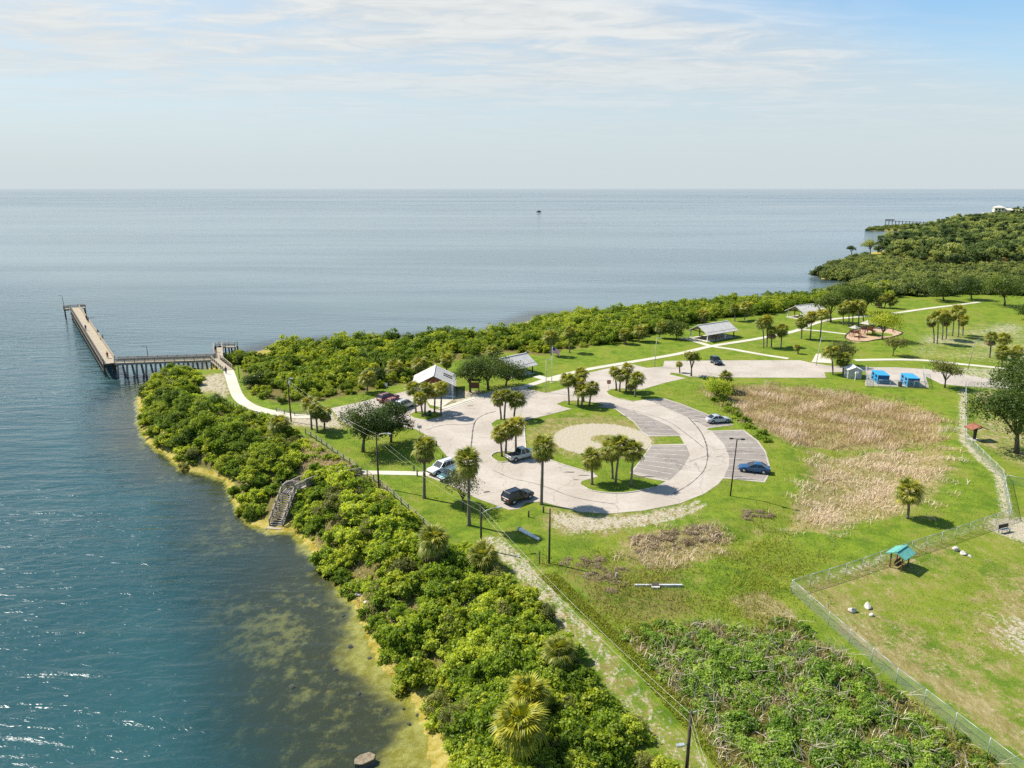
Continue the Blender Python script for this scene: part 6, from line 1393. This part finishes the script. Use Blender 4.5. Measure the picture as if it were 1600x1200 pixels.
    for sg in (-1, 1):
        mb = MB(); e = .012*sg
        mb.bar((xr0,sg*wb+e,z0-.02), (xr1,sg*wt+e,z1-.03), .10, .16 if kind in ('suv','jeep') else .12); mb.bar((xf0,sg*wb+e,z0-.02), (xf1,sg*wt+e,z1-.03), .07, .08)
        for f in ((.5,) if kind in ('sedan','hatch','pickup') else (.36,.68)): x0 = xr0+(xf0-xr0)*f; x1 = xr1+(xf1-xr1)*f; mb.bar((x0,sg*wb+e,z0-.02), (x1,sg*wt+e,z1-.03), .05, .09)
        mb.build('pillar', paint, t)
        MB().box((xf0-.25,sg*(w+.08),z0+.05), (.12,.2,.13)).build('wing_mirror', paint, t)
        MB().box((h-.10,sg*w*.66,st[-2][3]-.12), (.16,.36,.13)).build('headlight', M['lamp_clear'], t); MB().box((-h+.04,sg*w*.74,st[1][3]-.16), (.10,.26,.2)).build('tail_light', M['lamp_red'], t)
        for x in (0.15, ): MB().box((x-.2,sg*(w+.004),.80), (.18,.015,.03)).build('door_handle', M['rim'], t)
    MB().box((h-.02,0,.52), (.12,w*1.5,.16)).build('front_grille', M['black'], t); MB().box((-h+.0,0,.48), (.10,w*1.6,.16)).build('rear_bumper', M['black'] if kind != 'sedan' else paint, t); MB().box((-h-.02,0,.72), (.03,.42,.13)).build('number_plate', M['white_paint'], t)
    if kind == 'pickup': MB().box((-h+.98,0,1.065), (1.62,w*1.62,.02)).build('load_bed', M['black'], t)
    if kind in ('suv',): MB().bar((xr1+.1,-wt*.8,z1+.07), (xf1-.2,-wt*.8,z1+.07), .04).bar((xr1+.1,wt*.8,z1+.07), (xf1-.2,wt*.8,z1+.07), .04).build('roof_rail', M['black'], t)
    r = .33 if kind in ('sedan','hatch') else .38; ty, ri = wheel_meshes(r, .24)
    for x in (-h+.95, h-.92):
        for sg in (-1, 1):
            o = link('wheel', ty, t, None, (x, sg*(w-.11), r-.01)); link('rim', ri, o)
            MB().tube([(x,sg*(w-.06),r+.02),(x,sg*(w+.006),r+.02)], r+.07, 18).build('wheel_arch', M['black'], t)
    return t
car('sedan', (.42,.43,.43), (1115,662.5), (1135,661), 'silver sedan alone in the outer parking bays', -1)
car('sedan', (.012,.065,.15), (1192,741.5), (1164,738.5), 'dark blue sedan parked at the lower end of the outer bays', 1)
car('suv', (.012,.013,.015), (805,788.5), (825.5,781), 'black SUV parked at the lower edge of the lot beside the tall palm', -1)
car('suv', (.66,.67,.67), (705.5,736), (686,743), 'white SUV parked at the left edge of the lot', 1)
car('hatch', (.05,.13,.145), (719,746), (700,753), 'pale teal car half hidden behind the feathery tree', 1)
car('pickup', (.36,.38,.36), (811.5,721), (830,716.5), 'silver grey pickup at the small kerbed palm island', -1)
car('suv', (.16,.035,.04), (603,630), (619,625.5), 'maroon and grey SUV, leftmost of three cars before the restroom', -1)
car('hatch', (.28,.03,.035), (614,635), (628,630.5), 'red car, middle of three cars before the restroom', -1)
car('suv', (.45,.46,.45), (630,641), (646,635), 'silver SUV, rightmost of three cars before the restroom', -1)
car('jeep', (.02,.03,.04), (1111,567), (1117,570.5), 'dark jeep standing alone in the upper parking lot', -1)

# ---- people on the pier
def person(px, py, z, top, legs, skin, rz, label, lean=.0):
    p = W(px, py, z); o = thing('person', label, 'person', p, rz)
    def skinned(name, verts, edges, radii, mat):
        me = bpy.data.meshes.new(name); me.from_pydata(verts, edges, []); ob = link(name, me, o); me.materials.append(mat)
        me_s = ob.modifiers.new('skin', 'SKIN'); 
        if not me.skin_vertices: me.skin_vertices.new()
        for v, r in zip(me.skin_vertices[0].data, radii): v.radius = (r, r)
        me.skin_vertices[0].data[0].use_root = True
        s = ob.modifiers.new('sub', 'SUBSURF'); s.levels = 1; s.render_levels = 1; return ob
    l = lean
    verts = [(0,0,.92),(l*.3,0,1.15),(l*.7,0,1.40),(l*.85,0,1.50),(l,0,1.62),(l*1.05,0,1.74), (l*.7,.19,1.40),(l*.7+.08,.26,1.12),(l*.7+.28,.22,.98), (l*.7,-.19,1.40),(l*.7+.08,-.26,1.12),(l*.7+.28,-.22,.98), (.02,.10,.86),(.05,.11,.48),(.0,.12,.06),(.14,.12,.03), (.02,-.10,.86),(.03,-.11,.48),(-.03,-.12,.06),(.11,-.12,.03)]
    edges = [(0,1),(1,2),(2,3),(3,4),(4,5),(2,6),(6,7),(7,8),(2,9),(9,10),(10,11),(0,12),(12,13),(13,14),(14,15),(0,16),(16,17),(17,18),(18,19)]
    radii = [.15,.14,.17,.06,.095,.07,.075,.055,.04,.075,.055,.04,.10,.07,.05,.04,.10,.07,.05,.04]
    skinned('body', verts, edges, radii, flat('clothes_and_skin', top, .8))
    skinned('trousers', [(0,0,.95),(.02,.10,.86),(.05,.11,.48),(0,.12,.12),(.02,-.10,.86),(.03,-.11,.48),(-.03,-.12,.12)], [(0,1),(1,2),(2,3),(0,4),(4,5),(5,6)], [.165,.115,.085,.07,.115,.085,.07], flat('trousers', legs, .85))
    MB().tube([(l,0,1.56),(l,0,1.64),(l,0,1.73),(l,0,1.79)], [.085,.115,.105,.04], 9).build('head', flat('skin', skin, .6), o, smooth=True); MB().tube([(l-.02,0,1.68),(l-.02,0,1.76),(l-.02,0,1.81)], [.122,.112,.04], 9).build('hair', M['black'], o, smooth=True)
dk = (.03,.03,.035); sk = (.42,.26,.18)
person(168.5, 560, .6, (.45,.04,.04), dk, sk, 2.2, 'person in red standing at the bend of the pier', .05)
person(134.5, 516.5, .6, dk, (.06,.05,.08), sk, 2.2, 'person in dark clothes leaning on the left rail of the pier', .22)
person(135.5, 500.5, .6, dk, dk, sk, -.6, 'person in black, farther of two by the right rail of the pier', .1)
person(138, 504, .6, (.05,.06,.09), dk, sk, -.6, 'person in dark blue, nearer of two by the right rail of the pier', .1)
person(153.5, 524, .6, dk, (.08,.07,.06), sk, -.6, 'person in dark clothes beside the benches on the pier', .1)
person(337.5, 550, .6, (.03,.035,.05), dk, sk, 1.8, 'person in dark clothes on the short spur of the pier', .05)
person(353.5, 584, .05, (.05,.05,.05), (.10,.09,.08), sk, -1.4, 'person in dark clothes walking where the path meets the pier', .04)

# ---- far away: boat, jetty, house
def far_things():
    p = W(842, 331, WATER_Z); t = thing('motor_boat', 'small motor boat far out on the bay', 'boat', p, .4, None, 1.3)
    MB().add([(-3.5,-1.2,.9),(-3.5,1.2,.9),(2,1.25,1.0),(4.2,0,1.3),(2,-1.25,1.0),(-3.4,-.9,-.2),(-3.4,.9,-.2),(2,.8,-.2),(3.4,0,.0),(2,-.8,-.2)], [(0,1,2,3,4),(9,8,7,6,5),(0,4,9,5),(4,3,8,9),(3,2,7,8),(2,1,6,7),(1,0,5,6)]).build('hull', M['dark_steel'], t); MB().box((0,0,1.7), (1.8,1.6,1.2), taper=.8).build('cabin', M['black'], t); MB().bar((-.2,0,2.2), (-.2,0,4.0), .1).build('mast', M['steel'], t)
    t = thing('far_jetty', 'long wooden jetty far beyond the mangrove spit', 'jetty', (0,0,0)); A = W(1384, 345.2, .3); B = W(1466, 348.2, .3)
    for k in range(16):
        q = A.lerp(B, k/15); MB().bar(q-UP*4, q+UP*.9, .6).build('pile', M['wood_dark'], t)
    MB().bar(A, B, 2.0, .45).build('deck', M['wood_dark'], t); MB().box(A+UP*1.3+Vector((5,0,0)), (11,3,1.2)).build('boat_shelter', M['wood_dark'], t)
    h = W(1568, 334.5, 0); t = thing('waterfront_house', 'large pale waterfront house with pale roof on the far point', 'house', h, -.35)
    w1 = mat2('cream_render', (.62,.58,.48), (.72,.68,.58), .2, .8); MB().box((0,0,3.2), (30,14,6.4)).build('wall', w1, t); MB().box((-9,-4,5.2), (14,12,10.4)).build('wall', w1, t); MB().box((20,2,2.4), (16,10,4.8)).build('wall', w1, t)
    rf = mat2('pale_tile_roof', (.50,.47,.38), (.60,.57,.48), .3, .8)
    def hip(c, sx, sy, z, rise): 
        x, y = sx/2, sy/2; r_ = max(0, x-y); MB().add([Vector(c)+Vector(v) for v in ((-x,-y,z),(x,-y,z),(x,y,z),(-x,y,z),(-r_,0,z+rise),(r_,0,z+rise))], [(0,1,5,4),(1,2,5),(2,3,4,5),(3,0,4),(3,2,1,0)]).build('roof', rf, t)
    hip((0,0,0), 33, 17, 6.4, 3.2); hip((-9,-4,0), 16.5, 14.5, 10.4, 3.2); hip((20,2,0), 18, 12, 4.8, 2.4)
    for x in (-13.5, -9, -4.5):
        for z in (2.4, 7.4): MB().box((x,-10.04,z), (2.4,.1,2.6)).build('window', M['glass'], t)
    for x in (3, 8, 13): MB().box((x,-7.04,3.2), (3,.1,3)).build('window', M['glass'], t)
    d = W(1538, 335, -1.5); t = thing('boat_dock', 'low grey boat dock beside the far waterfront house', 'dock', d); MB().box((0,0,0), (30,6,.8)).build('deck', M['wood_grey'], t)
    for x in (-14,-7,0,7,14): MB().box((x,-2.5,-.6), (.6,.6,3)).build('pile', M['wood_dark'], t)
    MB().box((4,0,3), (14,6,.6)).build('canopy', M['roof_metal'], t)
    for x in (-2,10): MB().box((x,0,1.5), (.4,.4,3)).build('canopy_post', M['wood_grey'], t)
far_things()
